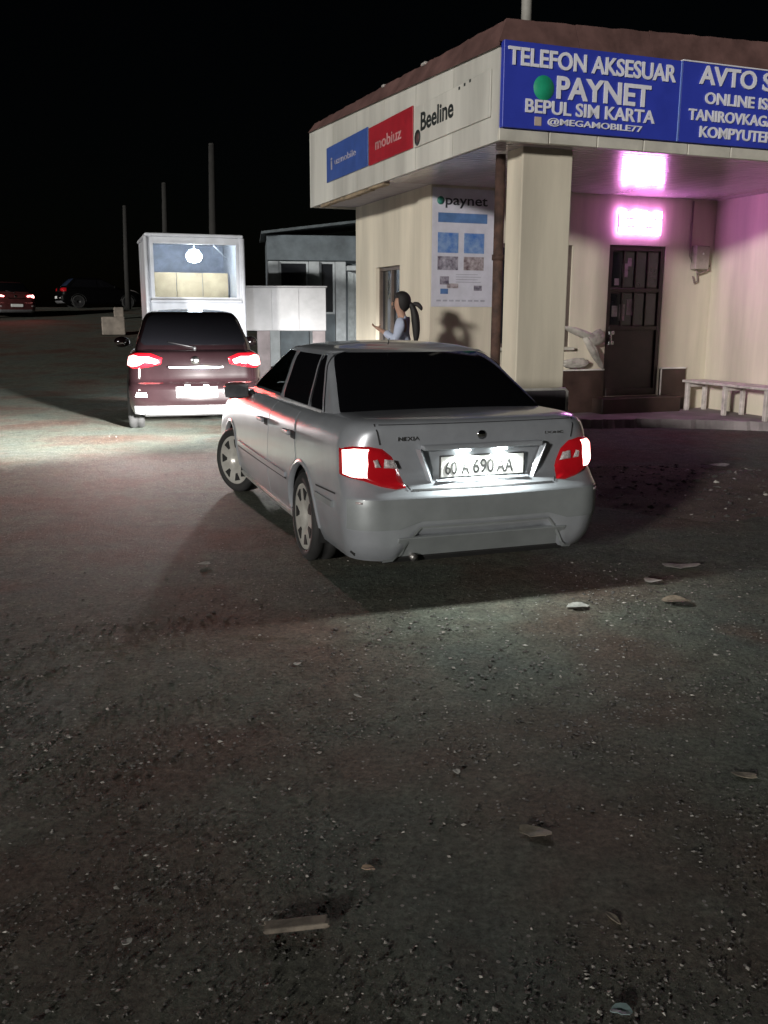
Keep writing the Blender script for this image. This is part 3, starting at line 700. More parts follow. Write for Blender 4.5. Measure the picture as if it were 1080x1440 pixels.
M_blackpl = mat('black_plastic', (.015, .015, .016), .5); M_tint = mat('tinted_glass', (.004, .004, .005), .06, var=.0, spec=.35)
M_rubber = mat('rubber_seal', (.012, .012, .012), .6); M_seam = mat('panel_gap', (.02, .02, .022), .8)
M_lred = mat('lamp_red', (.28, .004, .008), .15, coat=.5, emit=(1, .02, .03), estr=.10); M_lhot = mat('lamp_lit', (.9, .3, .3), .2, emit=(1, .36, .34), estr=7.0)
M_lclear = mat('lamp_clear', (.55, .50, .50), .15, coat=.6, var=.3, vscale=60); M_chrome = mat('chrome', (.75, .75, .75), .12, 1.0, var=.03)
M_plate = mat('plate_white', (.82, .84, .82), .4, var=.04); M_pblk = mat('plate_black', (.03, .03, .03), .5)
M_hlamp = mat('headlamp_lit', (.9, .9, .9), .1, emit=(1, .97, .9), estr=12)
M_plamp = mat('plate_lamp_lit', (.9, .9, .9), .3, emit=(.92, 1, .95), estr=60)
M_cabin = mat('cabin_dark', (.03, .03, .032), .8); M_seat = mat('seat_cover_teal', (.30, .42, .44), .8, var=.1)
M_clear = glass('clear_glass', (.62, .68, .68))

def seam_line(fn, pts, m, parent, wd=.007, off=.0035, name='panel_gap'):
    """narrow ribbon along a polyline of skin coordinates."""
    P = []
    for (a, b) in zip(pts[:-1], pts[1:]):
        n = max(2, int(math.hypot(b[0]-a[0], b[1]-a[1])/.03)); P += [(a[0]+(b[0]-a[0])*k/n, a[1]+(b[1]-a[1])*k/n) for k in range(n)]
    P.append(pts[-1]); V = []; F = []
    for i, p in enumerate(P):
        q0, q1 = P[max(0, i-1)], P[min(len(P)-1, i+1)]; dx, dz_ = q1[0]-q0[0], q1[1]-q0[1]; L_ = math.hypot(dx, dz_) or 1
        nx, nz = -dz_/L_*wd/2, dx/L_*wd/2; c = fn(*p); h = .006
        nv = (fn(p[0]+h, p[1])-fn(p[0]-h, p[1])).cross(fn(p[0], p[1]+h)-fn(p[0], p[1]-h))
        nv = nv.normalized() if nv.length > 1e-9 else Vector((0, 1, 0))
        if nv.dot(Vector((c.x-2.2, c.y*3, 0))) < 0: nv = -nv
        for sg in (1, -1): V.append(fn(p[0]+nx*sg, p[1]+nz*sg)+nv*off)
    for i in range(len(P)-1): F.append((2*i, 2*i+1, 2*i+3, 2*i+2))
    return mesh_obj(name, V, F, m, parent, recalc=False)

# ---------------- the silver sedan
M_silver = mat('silver_paint', (.345, .365, .395), .30, .35, .8, var=.07, vscale=4)
M_bump = mat('bumper_paint', (.25, .27, .275), .42, .2, .4, var=.10, vscale=3)
car = thing('silver_sedan', 'silver four door sedan with lit tail lamps and blacked out rear glass', 'car', (.59, 5.14, .0145), heading(-19.5))
WB0, WB1, RW = 1.05, 3.57, .288
zn_r = ([.21, .25, .32, .45, .555, .580, .595, .610, .625, .645, .70, .88, .93, .955, .975, .988], [.075, .045, .018, .0, .0, .006, .020, .034, .048, .064, .108, .118, .118, .126, .150, .20])
body = Shell(w=([.21, .26, .33, .45, .50, .62, .78, .86, .91, .95, .975, .988], [.775, .80, .818, .832, .833, .828, .818, .808, .79, .762, .725, .68]),
    xr=zn_r, xf=([.21, .3, .45, .6, .7, .8, .9, .988], [4.40, 4.46, 4.48, 4.44, 4.40, 4.33, 4.22, 4.0]),
    zlo=.21, zhi=.988, zt=([0, .1, .2, .6, 1.0, 2.0, 3.0, 3.4, 3.9, 4.2, 4.5], [1.0, 1.0, 1.0, .998, .980, .962, .955, .94, .87, .80, .72]),
    rc=(.20, .20), rf=(.36, .40), bulge=.05, bar=.025,
    chin=lambda y: .335 if y < .40 else (.21 if y > .53 else .335-.125*((y-.40)/.13)))
lv = [.21, .225, .25, .28, .31]+list(np.arange(.33, .54, .018))+[.545, .56, .57, .578, .586, .592, .597, .601, .605, .609, .614, .622, .632]+list(np.arange(.65, .86, .022))+[.87, .885, .90, .915, .93, .942, .952, .962, .970, .977, .983, .988]
AR = .335
body.mesh('body', lv, M_silver, car, ncol=(20, 12, 190, 10, 16), cuts=((WB0, RW+.015, AR), (WB1, RW+.015, AR)), crown=.014)
for cx in (WB0, WB1): arch_lip(car, body, cx, RW+.015, AR, M_silver); well(car, cx, RW+.015, AR+.01, .50, .80)
box('underbody', .10, 4.2, -.62, .62, .19, .40, M_well, car, .03)
prism('valance', [(.022, .352), (.05, .36), (.15, .215), (.12, .20)], -.53, .53, M_bump, car, .006)
box('underbody', .16, 4.1, -.76, .76, .235, .30, M_well, car, .02)
gh = Shell(w=([.90, 1.0, 1.15, 1.27, 1.32, 1.345, 1.362], [.735, .708, .650, .600, .565, .525, .47]),
    xr=([.90, 1.0, 1.15, 1.27, 1.32, 1.345, 1.362], [.42, .58, .84, 1.06, 1.17, 1.26, 1.38]), xf=([.90, 1.0, 1.15, 1.27, 1.32, 1.345, 1.362], [3.36, 3.15, 2.82, 2.55, 2.42, 2.32, 2.20]),
    zlo=.90, zhi=1.362, rc=(.10, .10), rf=(.14, .14), bulge=.10, bar=.012)
WZ0, WZ1 = .985, 1.305
def lin(z, a, b): return a+(b-a)*(z-WZ0)/(WZ1-WZ0)
win_front = (lambda z: lin(z, 2.02, 2.07), lambda z: lin(z, 3.00, 2.40))
def hole(c):
    if abs(c.y) > .5 and WZ0+.018 < c.z < WZ1-.018: return win_front[0](c.z)+.02 < c.x < win_front[1](c.z)-.03
    if c.x > 2.4 and 1.0 < c.z < 1.31 and abs(c.y) < .50: return True
    return False
gh.mesh('cabin_shell', [.90]+list(np.arange(.93, 1.30, .018))+[1.305, 1.315, 1.325, 1.335, 1.345, 1.352, 1.358, 1.362], M_silver, car, ncol=(18, 8, 110, 8, 18), crown=.03, holes=hole, caprun=.5)
patch('rear_window', gh.rear, -.625, .625, .985, 1.318, M_tint, car, .006, 26, 14, sunk=-.004)
def rg(z): return gh.w(z)-.045
car.children[-1]; bpy.data.objects.remove(car.children[-1]) if False else None
for o in [c for c in car.children if c.name.startswith('rear_window')]: bpy.data.objects.remove(o)
patch('rear_window', gh.rear, lambda z: -(gh.w(z)-.040), lambda z: gh.w(z)-.040, .972, 1.322, M_tint, car, .006, 30, 14, sunk=-.004, round_=.03)
for sg in (1, -1):
    sf_ = lambda x, z, g=sg: gh.side(x, z, g)
    q0, q1 = (lambda z: lin(z, .90, 1.275)), (lambda z: lin(z, 1.20, 1.345)); r0_, r1_ = (lambda z: lin(z, 1.245, 1.385)), (lambda z: lin(z, 1.93, 1.97))
    for nm, a, b, mm in (('quarter_window', q0, q1, M_tint), ('side_window', r0_, r1_, M_tint), ('side_window', win_front[0], win_front[1], M_clear)):
        patch(nm, sf_, a, b, WZ0, WZ1, mm, car, .005, 12, 10, sunk=-.003, round_=.02)
    seam_line(sf_, [(r0_(WZ0)-.02, WZ0), (r0_(WZ1)-.02, WZ1)], M_chrome if False else M_silver, car, .022, .010, 'window_divider')
    seam_line(sf_, [(.93, WZ0-.012), (3.0, WZ0-.012)], mat('sill_trim', (.5, .5, .5), .3, .6), car, .014, .008, 'window_trim')
    seam_line(sf_, [(q0(WZ0)-.02, WZ0-.01), (q0(WZ1)-.02, WZ1+.012), (win_front[1](WZ1), WZ1+.014), (win_front[1](WZ0)+.02, WZ0)], M_silver, car, .02, .010, 'window_frame')
patch('windscreen', gh.front, lambda z: -(gh.w(z)-.06), lambda z: gh.w(z)-.06, .99, 1.32, M_clear, car, .006, 20, 10, round_=.03)
# doors, laid proud of the skin with turned-in rims
bs = lambda g: (lambda x, z: body.side(x, z, g))
def rear_edge(z):
    d = AR+.03; q = d*d-(z-RW-.015)**2
    return max(1.16+.10*(z-.9), WB0+(math.sqrt(q) if q > 0 else 0)) if z < .68 else 1.16+.12*(z-.68)/.3+.045
for sg in (1, -1):
    for nm, a, b in (('door', lambda z: max(1.185+.10*max(0, z-.6), rear_edge(z)), 1.985), ('door', 2.0, lambda z: 3.02 if z > .62 else 3.02-.02*(.62-z))):
        dd = patch(nm, bs(sg), a, b, .275, .945, M_silver, car, .0025, 26, 24, sunk=-.006)
        xh = 1.36 if b == 1.985 else 2.17
        p = body.side(xh, .80, sg)
        bx = box('handle', -.085, .085, -.012, .02, -.016, .016, M_silver, dd, .010, seg=2); bx.location = (xh+.05, p.y+sg*.012, .80)
        cup = box('handle_cup', -.055, .055, -.004, .006, -.028, .024, M_seam, dd, .01, seg=2); cup.location = (xh-.075, p.y+sg*.001, .795)
    seam_line(bs(sg), [(1.40, .482), (3.15, .472)], M_seam, car, .014, .0065, 'rub_strip_gap')
    patch('rub_strip', bs(sg), 1.43, 3.14, .488, .522, M_silver, car, .016, 40, 3, sunk=-.004)
    patch('rub_strip', bs(sg), .36, .70, .488, .522, M_bump, car, .014, 10, 3, sunk=-.004)
    patch('sill', bs(sg), 1.42, 3.20, .218, .252, mat('sill_bright', (.62, .61, .58), .3, .5), car, .016, 40, 3, sunk=-.006)
    seam_line(bs(sg), [(.31, .575), (.70, .56)], M_seam, car, .010, .004)
    # mirror
    mr_ = bmesh.new(); bmesh.ops.create_uvsphere(mr_, u_segments=20, v_segments=12, radius=1)
    for v in mr_.verts:
        q_ = [math.copysign(abs(c_)**.6, c_) for c_ in v.co]; v.co = Vector((2.86+q_[0]*.065*(1.2 if q_[0] > 0 else .5), sg*(.885+q_[1]*.10), .965+q_[2]*.066))
    mo = bm_obj('mirror', mr_, mat('mirror_shell', (.085, .05, .05), .35, coat=.5), car, smooth=True)
    box('mirror_arm', 2.84, 2.92, sg*.74 if sg > 0 else -.82, sg*.82 if sg > 0 else -.74, .93, .96, M_blackpl, mo, .006)
    box('mirror_glass', 2.819, 2.823, min(sg*.80, sg*.985), max(sg*.80, sg*.985), .915, 1.015, mat('mirror_face', (.35, .35, .36), .05, .9), mo, .0)
# rear: lamps, boot lid line, plate, badges, bumper
rr_ = body.rear
for sg in (1, -1):
    P = lambda pts: [(sg*y, z) for y, z in pts]
    lamp = blob('tail_lamp', rr_, P([(.800, .842), (.74, .858), (.66, .86), (.585, .845), (.53, .80), (.495, .73), (.468, .628), (.53, .622), (.61, .638), (.70, .668), (.77, .68), (.805, .69)]), M_lred, car, .032, 7)
    blob('lamp_cell', lambda y, z: rr_(y, z)+Vector((-.026, sg*.004, 0)), P([(.782, .832), (.735, .846), (.665, .845), (.658, .765), (.67, .680), (.755, .690), (.786, .70)]), M_lhot, lamp, .014, 5)
    blob('reverse_cell', lambda y, z: rr_(y, z)+Vector((-.036, 0, 0)), P([(.585, .79), (.53, .782), (.508, .735), (.59, .742)]), M_lclear, lamp, .007, 4)
    blob('indicator_cell', lambda y, z: rr_(y, z)+Vector((-.036, .004*sg, 0)), P([(.645, .785), (.62, .79), (.60, .745), (.635, .745)]), M_lclear, lamp, .007, 4)
    bl_ = spot('lamp_light', lamp, (.06, sg*.80, .77), (-1, sg*.4, -.1), 3.5, 160, (1, .08, .08), .6, .05)
    seam_line(rr_, P([(.62, .975), (.600, .865)]), M_seam, car, .008, .004); seam_line(rr_, P([(.466, .64), (.452, .618)]), M_seam, car, .01, .004)
    blob('reflector', rr_, P([(.76, .565), (.72, .565), (.72, .55), (.76, .55)]), M_lclear, car, .012, 3)
seam_line(rr_, [(-.44, .6175), (.44, .6175)], M_seam, car, .008, .003)
seam_line(rr_, [(-.60, .972), (.60, .972)], M_seam, car, .004, .003, 'boot_lid_edge')
# bumper skin as its own part, proud of the body
patch('bumper', rr_, lambda z: -.79, lambda z: .79, .405, .575, M_bump, car, .005, 60, 8, sunk=-.004)
seam_line(rr_, [(-.60, .22), (-.545, .225), (-.40, .350), (.40, .350), (.545, .225), (.60, .22)], M_bump, car, .022, .010, 'bumper_lip')
# raised bezel round the number plate
PZ = .752
bz = patch('plate_recess', rr_, lambda z: -(.285+.10*(z-.65)/.18), lambda z: .285+.10*(z-.65)/.18, .645, .845, M_silver, car, .004, 16, 8)
for sg in (1, -1):
    V = [(.088, sg*.300, .648), (.072, sg*.318, .648), (.088, sg*.332, .648), (.088, sg*.372, .842), (.060, sg*.392, .842), (.088, sg*.412, .842)]
    mesh_obj('bezel_rib', V, [(0, 1, 4, 3), (1, 2, 5, 4), (0, 3, 5, 2), (0, 2, 1), (3, 4, 5)], M_silver, bz)
box('bezel_shelf', .062, .105, -.29, .29, .652, .661, M_silver, bz, .004)
gn = box('plate_garnish', .058, .115, -.375, .375, .832, .862, M_silver, bz, .010, seg=2)
pl = thing('x', '', '') if False else box('number_plate', .078, .086, -.26, .26, .675, .792, M_plate, car, .004, seg=2)
pb = box('plate_frame', .080, .090, -.268, .268, .667, .80, M_pblk, pl, .004)
lg = text_islands('60', 1, 0, .01)
def plate_text(txt, y_left, wdt, z0, h, parent, x=.0775, m=M_pblk, bold=.012):
    for o in letters(txt, 0, 0, wdt, h, 0, m, parent, .0015, bold, 'character'):
        o.matrix_local = Matrix.Translation((x, y_left, z0)) @ Matrix.Rotation(-PI/2, 4, 'Z')
plate_text('60', .235, .075, .69, .075, pl); plate_text('A', .135, .05, .69, .082, pl); plate_text('690', .065, .135, .69, .082, pl); plate_text('AA', -.085, .105, .69, .082, pl)
box('divider', .0762, .0777, .146, .150, .678, .789, M_pblk, pl, 0)
for y in (.115, -.115):
    pm = box('plate_lamp', .064, .086, y-.03, y+.03, .822, .831, M_plamp, gn, .002)
    spot('plate_light', pm, (.072, y, .806), (-.35, 0, -1), 36, 165, (.93, 1, .96), .4, .02)
# badges
def badge(txt, yl, wdt, z0, h):
    for i, o in enumerate(letters(txt, 0, 0, wdt, h, 0, M_chrome, car, .003, .01, 'badge_letter')):
        p = rr_(yl-wdt/2, z0); o.matrix_local = Matrix.Translation((p.x-.004, yl, z0)) @ Matrix.Rotation(-PI/2, 4, 'Z')
badge('NEXIA', .50, .13, .885, .022); badge('DOHC', -.42, .12, .892, .014)
lathe('emblem', [(0, -.004), (.022, -.004), (.026, .0)], M_chrome, car, 20).matrix_local = Matrix.Translation((.108, .0, .905)) @ Matrix.Rotation(-PI/2, 4, 'Z')
tube('exhaust', [(.5, .42, .24), (.12, .42, .235), (.06, .42, .225)], .022, mat('exhaust_metal', (.25, .24, .23), .4, .8), car)
tube('aerial', [(1.36, .12, 1.375), (1.22, .16, 1.415)], .0035, M_blackpl, car, 6)
for x, st in ((WB0, 0), (WB1, math.radians(24))):
    for sg in (1, -1): wheel(car, x, sg*.725, RW, .185, st)
# cabin seen through the front glass
for sg in (1, -1):
    box('seat', 2.05, 2.5, sg*.36-.22, sg*.36+.22, .45, .62, M_cabin, car, .04, seg=2)
    M4 = Matrix.Translation((2.08, sg*.36, .6)) @ Matrix.Rotation(-.22, 4, 'Y')
    st_ = box('seat_back', -.08, .06, -.22, .22, 0, .50, M_seat, car, .04, M4, 2); box('headrest', -.06, .04, -.12, .12, .53, .70, M_seat, st_, .03, M4, 2)
box('dashboard', 2.72, 3.1, -.66, .66, .7, .97, M_cabin, car, .04, seg=2); box('cabin_floor', .9, 3.0, -.66, .66, .38, .44, M_cabin, car, 0)
box('rear_bench', 1.05, 1.6, -.6, .6, .44, .98, M_cabin, car, .05, seg=2)
for sg in (1, -1):
    hl = blob('headlamp', body.front, [(sg*.40, .66), (sg*.72, .64), (sg*.74, .74), (sg*.42, .76)], M_hlamp, car, .02, 4)
    hs_ = spot('headlight', hl, (4.56, sg*.56, .70), (1, .62 if sg > 0 else .22, -.06), 17000 if sg > 0 else 6500, 124, (1, .98, .95), 1.0, .08); hs_.scale = (1, .19, 1)

# ---------------- the dark crossover ahead
M_rev = mat('reverse_lit', (.9, .9, .9), .2, emit=(1, .97, .94), estr=14)
def crossover(name, label, loc, hd, paint, lit=True, detail=True, group=None, hlw=0, inner=None):
    c = thing(name, label, 'car', loc, heading(hd), group)
    b = Shell(w=([.26, .32, .42, .60, .80, .95, 1.02, 1.06, 1.085], [.84, .87, .895, .905, .90, .885, .86, .82, .75]),
        xr=([.26, .34, .45, .60, .66, .70, .80, 1.0, 1.06, 1.085], [.10, .03, .0, .0, .03, .085, .10, .13, .16, .24]), xf=([.26, .5, .7, .9, 1.085], [4.48, 4.55, 4.52, 4.42, 4.2]),
        zlo=.26, zhi=1.085, zt=([0, .2, .8, 2, 3, 3.4, 4, 4.55], [1.10, 1.10, 1.09, 1.06, 1.04, 1.02, .95, .82]), zm=.65, rc=(.22, .24), rf=(.4, .45), bulge=.07, bar=.03)
    g = Shell(w=([.98, 1.15, 1.35, 1.50, 1.56, 1.59, 1.605], [.80, .765, .70, .645, .605, .56, .50]),
        xr=([.98, 1.12, 1.35, 1.50, 1.56, 1.59, 1.605], [.20, .28, .50, .68, .80, .92, 1.1]), xf=([.98, 1.15, 1.35, 1.50, 1.56, 1.59, 1.605], [3.5, 3.2, 2.78, 2.48, 2.34, 2.2, 2.0]), zlo=.98, zhi=1.605, rc=(.14, .14), rf=(.16, .16), bulge=.12, bar=.014)
    nc = (14, 10, 120, 8, 10) if detail else (8, 5, 40, 4, 6)
    b.mesh('body', [.26, .3, .34]+list(np.arange(.37, .64, .03))+[.65, .665, .68, .70, .73]+list(np.arange(.77, .99, .035))+[1.0, 1.02, 1.04, 1.055, 1.07, 1.085], paint, c, ncol=nc, cuts=((.98, .36, .385), (3.62, .36, .385)), crown=.03)
    g.mesh('cabin_shell', [.98]+list(np.arange(1.02, 1.5, .04))+[1.5, 1.53, 1.56, 1.575, 1.59, 1.6, 1.605], paint, c, ncol=(12, 6, 50, 6, 10), crown=.03, caprun=.5)
    tg = M_tint if inner is None else inner
    patch('rear_window', g.rear, lambda z: -(g.w(z)-.06), lambda z: g.w(z)-.06, 1.16, 1.55, tg, c, .006, 20, 10, round_=.05)
    for sg in (1, -1):
        f = lambda x, z, q=sg: g.side(x, z, q)
        patch('side_window', f, lambda z: .62+.9*(z-1.12), 2.0, 1.12, 1.50, M_tint, c, .005); patch('side_window', f, 2.05, lambda z: 3.05-1.9*(z-1.12), 1.12, 1.50, M_tint, c, .005)
        fb = lambda x, z, q=sg: b.side(x, z, q)
        for a, e in ((1.38, 2.02), (2.05, 2.98)): patch('door', fb, a, e, .40, 1.02, paint, c, .003, 14, 12)
        mr2 = bmesh.new(); bmesh.ops.create_uvsphere(mr2, u_segments=16, v_segments=10, radius=1)
        for v in mr2.verts: v.co = Vector((2.9+v.co.x*.08, sg*(1.0+v.co.y*.12), 1.13+v.co.z*.085))
        bm_obj('mirror', mr2, paint, c, smooth=True); box('mirror_arm', 2.88, 2.94, min(sg*.84, sg*.92), max(sg*.84, sg*.92), 1.06, 1.10, M_blackpl, c, .006)
        P = lambda pts: [(sg*y, z) for y, z in pts]
        lp = blob('tail_lamp', b.rear, P([(.885, 1.04), (.78, 1.075), (.56, 1.06), (.42, 1.0), (.44, .92), (.62, .88), (.80, .86), (.89, .89)]), M_lred, c, .035, 6)
        if lit:
            blob('lamp_cell', lambda y, z: b.rear(y, z)+Vector((-.035, sg*.012, 0)), P([(.870, 1.01), (.78, 1.04), (.70, 1.02), (.58, 1.02), (.47, .975), (.50, .925), (.64, .945), (.72, .905), (.80, .89), (.872, .91)]), M_lhot, lp, .012, 5)
            spot('lamp_light', lp, (-.06, sg*.74, .95), (-1, .5, -.22), (300 if sg > 0 else 8) if detail else 60, 140, (1, .06, .05), 1.0, .06).scale = (1, .26, 1)
        rv_ = blob('reverse_lamp', b.rear, P([(.80, .50), (.62, .50), (.63, .565), (.78, .57)]), M_rev if lit and detail else M_lclear, c, .012, 4)
        if lit and detail: spot('reverse_light', rv_, (-.10, sg*.70, .60), (-1, .60, -.16), 620, 140, (1, .97, .94), 1.0, .05).scale = (1, .2, 1)
        for x in (.98, 3.62): wheel(c, x, sg*.80, .345, .215, 0, 5, M_hub if detail else M_blackpl)
        h_ = blob('headlamp', b.front, P([(.45, .78), (.78, .75), (.8, .86), (.48, .88)]), M_hlamp if hlw else M_lclear, c, .02, 4)
        if hlw: spot('headlight', h_, (4.56, sg*.62, .80), (1, 0, -.03), hlw, 110, (.93, .96, 1), .7, .08)
    for cx in (.98, 3.62): arch_lip(c, b, cx, .36, .385, M_blackpl); well(c, cx, .36, .39, .55, .86)
    box('underbody', .12, 4.2, -.70, .70, .24, .5, M_well, c, .03)
    patch('bumper', b.rear, -.86, .86, .40, .635, paint, c, .006, 40, 8); patch('bumper_lower', b.rear, -.80, .80, .27, .385, mat('bumper_lit_grey', (.20, .20, .21), .4, .2), c, .008, 40, 5)  # paler grey puts light falling on the lower bumper into its colour
    pl_ = box('number_plate', -.022, -.008, -.26, .26, .50, .625, M_plate, c, .004); box('plate_frame', -.012, .01, -.27, .27, .49, .635, M_pblk, pl_, .003)
    lathe('emblem', [(0, -.006), (.05, -.006), (.056, .0)], M_chrome, c, 24).matrix_local = Matrix.Translation((.106, 0, .965)) @ Matrix.Rotation(-PI/2, 4, 'Z')
    gb = box('boot_garnish', .065, .115, -.36, .36, .868, .895, M_chrome, c, .008, seg=2)
    if lit and detail:
        for y in (.12, -.12): spot('plate_light', box('plate_lamp', -.03, .0, y-.03, y+.03, .645, .653, M_plamp, pl_, .002), (-.03, y, .64), (.2, 0, -1), 12, 165, (.95, .97, 1), .4, .02)
        plate_text('01', .235, .07, .525, .07, pl_, -.0225)
    lathe('wiper_pivot', [(0, -.02), (.02, -.02), (.025, .0)], M_blackpl, c, 12).matrix_local = Matrix.Translation((.27, 0, 1.12)) @ Matrix.Rotation(-PI/2, 4, 'Z')
    wp = g.rear(0, 1.13); wq = g.rear(.34, 1.20); tube('rear_wiper', [wp+Vector((-.02, 0, 0)), (wp+wq)/2+Vector((-.03, 0, .0)), wq+Vector((-.015, 0, 0))], .008, M_blackpl, c, 6)
    return c
M_bur = mat('burgundy_paint', (.006, .003, .0035), .12, .0, 1.0, var=.1, vscale=3)
suv = crossover('dark_crossover', 'dark burgundy crossover with glaring tail lamps ahead of silver sedan', (-2.46, 12.2, .0145), -14, M_bur, hlw=130)
# ------------------------------------------------------------------ background
M_kw = mat('kiosk_white', (.60, .62, .66), .45, var=.1, vscale=2.5, coat=.2); M_kin = mat('kiosk_inside', (.34, .37, .45), .6); M_tan = mat('tan_board', (.66, .53, .34), .6, var=.15, vscale=3)
KY = 19.0; kp = pix(210, 440, Y=KY); kq = pix(343, 440, Y=KY); kz = rise(KY)
kiosk = thing('kiosk', 'tall white kiosk with big lit window behind the dark crossover', 'kiosk', (kp.x, KY, kz+.0145), math.radians(18))
KW = kq.x-kp.x; KH = 3.05; KD = 2.3; zw0, zw1 = 1.84, 2.96
bm = bmesh.new()
for r in ((0, .09, 0, KH), (KW-.09, KW, 0, KH), (.09, KW-.09, 0, zw0), (.09, KW-.09, zw1, KH)): add_box(bm, r[0], r[1], 0, .06, r[2], r[3])
bm_obj('front_wall', bm, M_kw, kiosk)
box('side_wall', 0, .05, .062, KD, 0, KH, M_kw, kiosk, .01); box('side_wall', KW-.05, KW, .062, KD, 0, KH, M_kw, kiosk, .01); box('back_wall', .05, KW-.05, KD-.05, KD, 0, KH, M_kin, kiosk, 0)
box('roof', -.03, KW+.03, -.04, KD+.03, KH+.002, KH+.07, M_kw, kiosk, .03, seg=3); box('floor', .05, KW-.05, .07, KD-.06, .1, .16, M_kin, kiosk, 0)
tube('corner_post', [(-.01, -.01, 0), (-.01, -.01, KH)], .045, M_kw, kiosk); tube('corner_post', [(KW+.01, -.01, 0), (KW+.01, -.01, KH)], .045, M_kw, kiosk)
wf = bmesh.new()
for r in ((.09, .13, zw0, zw1), (KW-.13, KW-.09, zw0, zw1), (.13, KW-.13, zw0, zw0+.04), (.13, KW-.13, zw1-.04, zw1)): add_box(wf, r[0], r[1], -.02, .05, r[2], r[3])
wfo = bm_obj('window', wf, M_kw, kiosk); box('pane', .12, KW-.12, .015, .021, zw0+.03, zw1-.03, glass('kiosk_glass', (.80, .84, .86)), wfo, 0)
box('sill', .04, KW-.04, -.10, -.021, zw0-.06, zw0-.01, M_kw, wfo, .01)
for k in range(3): box('tan_board', .14+k*.56*KW/1.9, .14+(k+1)*.56*KW/1.9-.012, 1.35+.01*k, 1.38+.01*k, zw0-.3, zw0+.58, M_tan, kiosk, .004)
lmp = lathe('lamp_bulb', [(0, .16), (.09, .14), (.155, .05), (.16, 0), (.13, -.08), (0, -.12)], mat('bulb_lit', (1, 1, 1), .3, emit=(.95, .97, 1), estr=90), kiosk, 20, 'Z'); lmp.location = (KW*.52, .5, 2.70)
tube('lamp_rod', [(KW*.52, .5, 2.80), (KW*.52, .5, KH)], .01, M_kin, kiosk, 6)
tube('reflection_streak', [(KW*.72, .3, 2.93), (KW*.86, .3, 2.66)], .012, M_kw, kiosk, 6)  # white tube imitating a diagonal reflection on the kiosk window
# white cabinet on legs
CY = 20.5; cp = pix(345, 466, Y=CY); cq = pix(458, 405, Y=CY)
cab = thing('metal_cabinet', 'white metal cabinet on legs between the crossover and grey building', 'cabinet', (cp.x, CY, rise(CY)+.0145), math.radians(4))
CW, cz0, cz1 = cq.x-cp.x, cp.z-rise(CY), cq.z-rise(CY)
for k in range(3): box('panel', k*CW/3+.004, (k+1)*CW/3-.004, -.012, .0, cz0+.01, cz1-.01, mat('cabinet_white', (.45, .45, .46), .5, var=.12, vscale=2), cab, .004)
box('body', 0, CW, .002, .8, cz0, cz1, MATS['cabinet_white'], cab, .01); box('top', -.03, CW+.03, -.03, .83, cz1+.002, cz1+.03, MATS['cabinet_white'], cab, .008)
for x in (.25, CW-.3):
    for y in (.05, .7): box('leg', x, x+.28 if y < .1 else x+.1, y, y+.08, 0, cz0-.002, M_conc, cab, .006)
# grey building behind
GY = 23.5; gp = pix(376, 330, Y=GY); gr = thing('grey_building', 'low grey building with tall windows beyond the shop', 'building', (gp.x, GY, rise(GY)), math.radians(8))
M_g = mat('grey_plaster', (.15, .18, .20), .8, var=.2, vscale=2, bump=.2); M_gl = mat('pale_pillar', (.46, .50, .52), .7, var=.15, vscale=4); GH = gp.z-rise(GY)
bm = bmesh.new(); wins = [(.28, .98), (1.30, 1.62)]
add_box(bm, 0, 5.6, .25, 4, 0, GH); bm_obj('wall', bm, M_g, gr)
bm = bmesh.new()
for r in ((0, .28, 0, GH-.35), (.98, 1.30, 0, GH-.35), (1.62, 1.95, 0, GH-.35), (.28, .98, 0, 1.35), (1.30, 1.62, 0, 1.35), (0, 1.95, GH-.55, GH)): add_box(bm, r[0], r[1], 0, .248, r[2]+.001, r[3])
bm.free()
for x0, x1 in ((0, .26), (1.0, 1.26), (1.66, 1.92)): box('pillar', x0, x1, -.03, .249, 0, GH-.62, M_gl, gr, .01)
box('lintel', -.02, 5.6, -.02, .249, GH-.60, GH, M_g, gr, .01)
for x0, x1 in ((.27, .99), (1.27, 1.65)):
    f_ = bmesh.new()
    for r in ((x0, x0+.05, 1.3, GH-.62), (x1-.05, x1, 1.3, GH-.62), (x0+.05, x1-.05, 1.3, 1.35), (x0+.05, x1-.05, GH-.67, GH-.62)): add_box(f_, r[0], r[1], .08, .16, r[2], r[3])
    fo = bm_obj('window', f_, M_gl, gr); box('pane', x0+.03, x1-.03, .115, .122, 1.33, GH-.65, M_wglass, fo, 0); box('apron', x0, x1, .06, .2, 0, 1.298, M_g, fo, .004)
dw = box('door', 1.97, 2.75, .05, .12, 0, GH-.85, M_gl, gr, .006)
for k in range(5): box('door_board', 1.99+k*.15, 2.12+k*.15, .02, .048, .05, GH-.9, mat('door_pale', (.42, .47, .48), .6, var=.15), dw, .005)
box('door_hood', 1.93, 2.9, -.25, .24, GH-.84, GH-.72, M_gl, gr, .01)
V = [(-.15, -.25, GH+.003), (5.8, -.25, GH+.75), (5.8, 4.2, GH+.9), (-.15, 4.2, GH+.1)]; V += [(a, b, c+.06) for a, b, c in V]
mesh_obj('roof', V, [(3, 2, 1, 0), (4, 5, 6, 7), (0, 1, 5, 4), (1, 2, 6, 5), (2, 3, 7, 6), (3, 0, 4, 7)], mat('grey_roof', (.10, .12, .13), .7, var=.2), gr)
for k, (x, z) in enumerate(((3.1, .28), (3.4, .30), (2.4, .2))): tube('roof_vent', [(x, .3, GH+.05), (x, .3, GH+z+.12)], .06, M_gl, gr, 8)
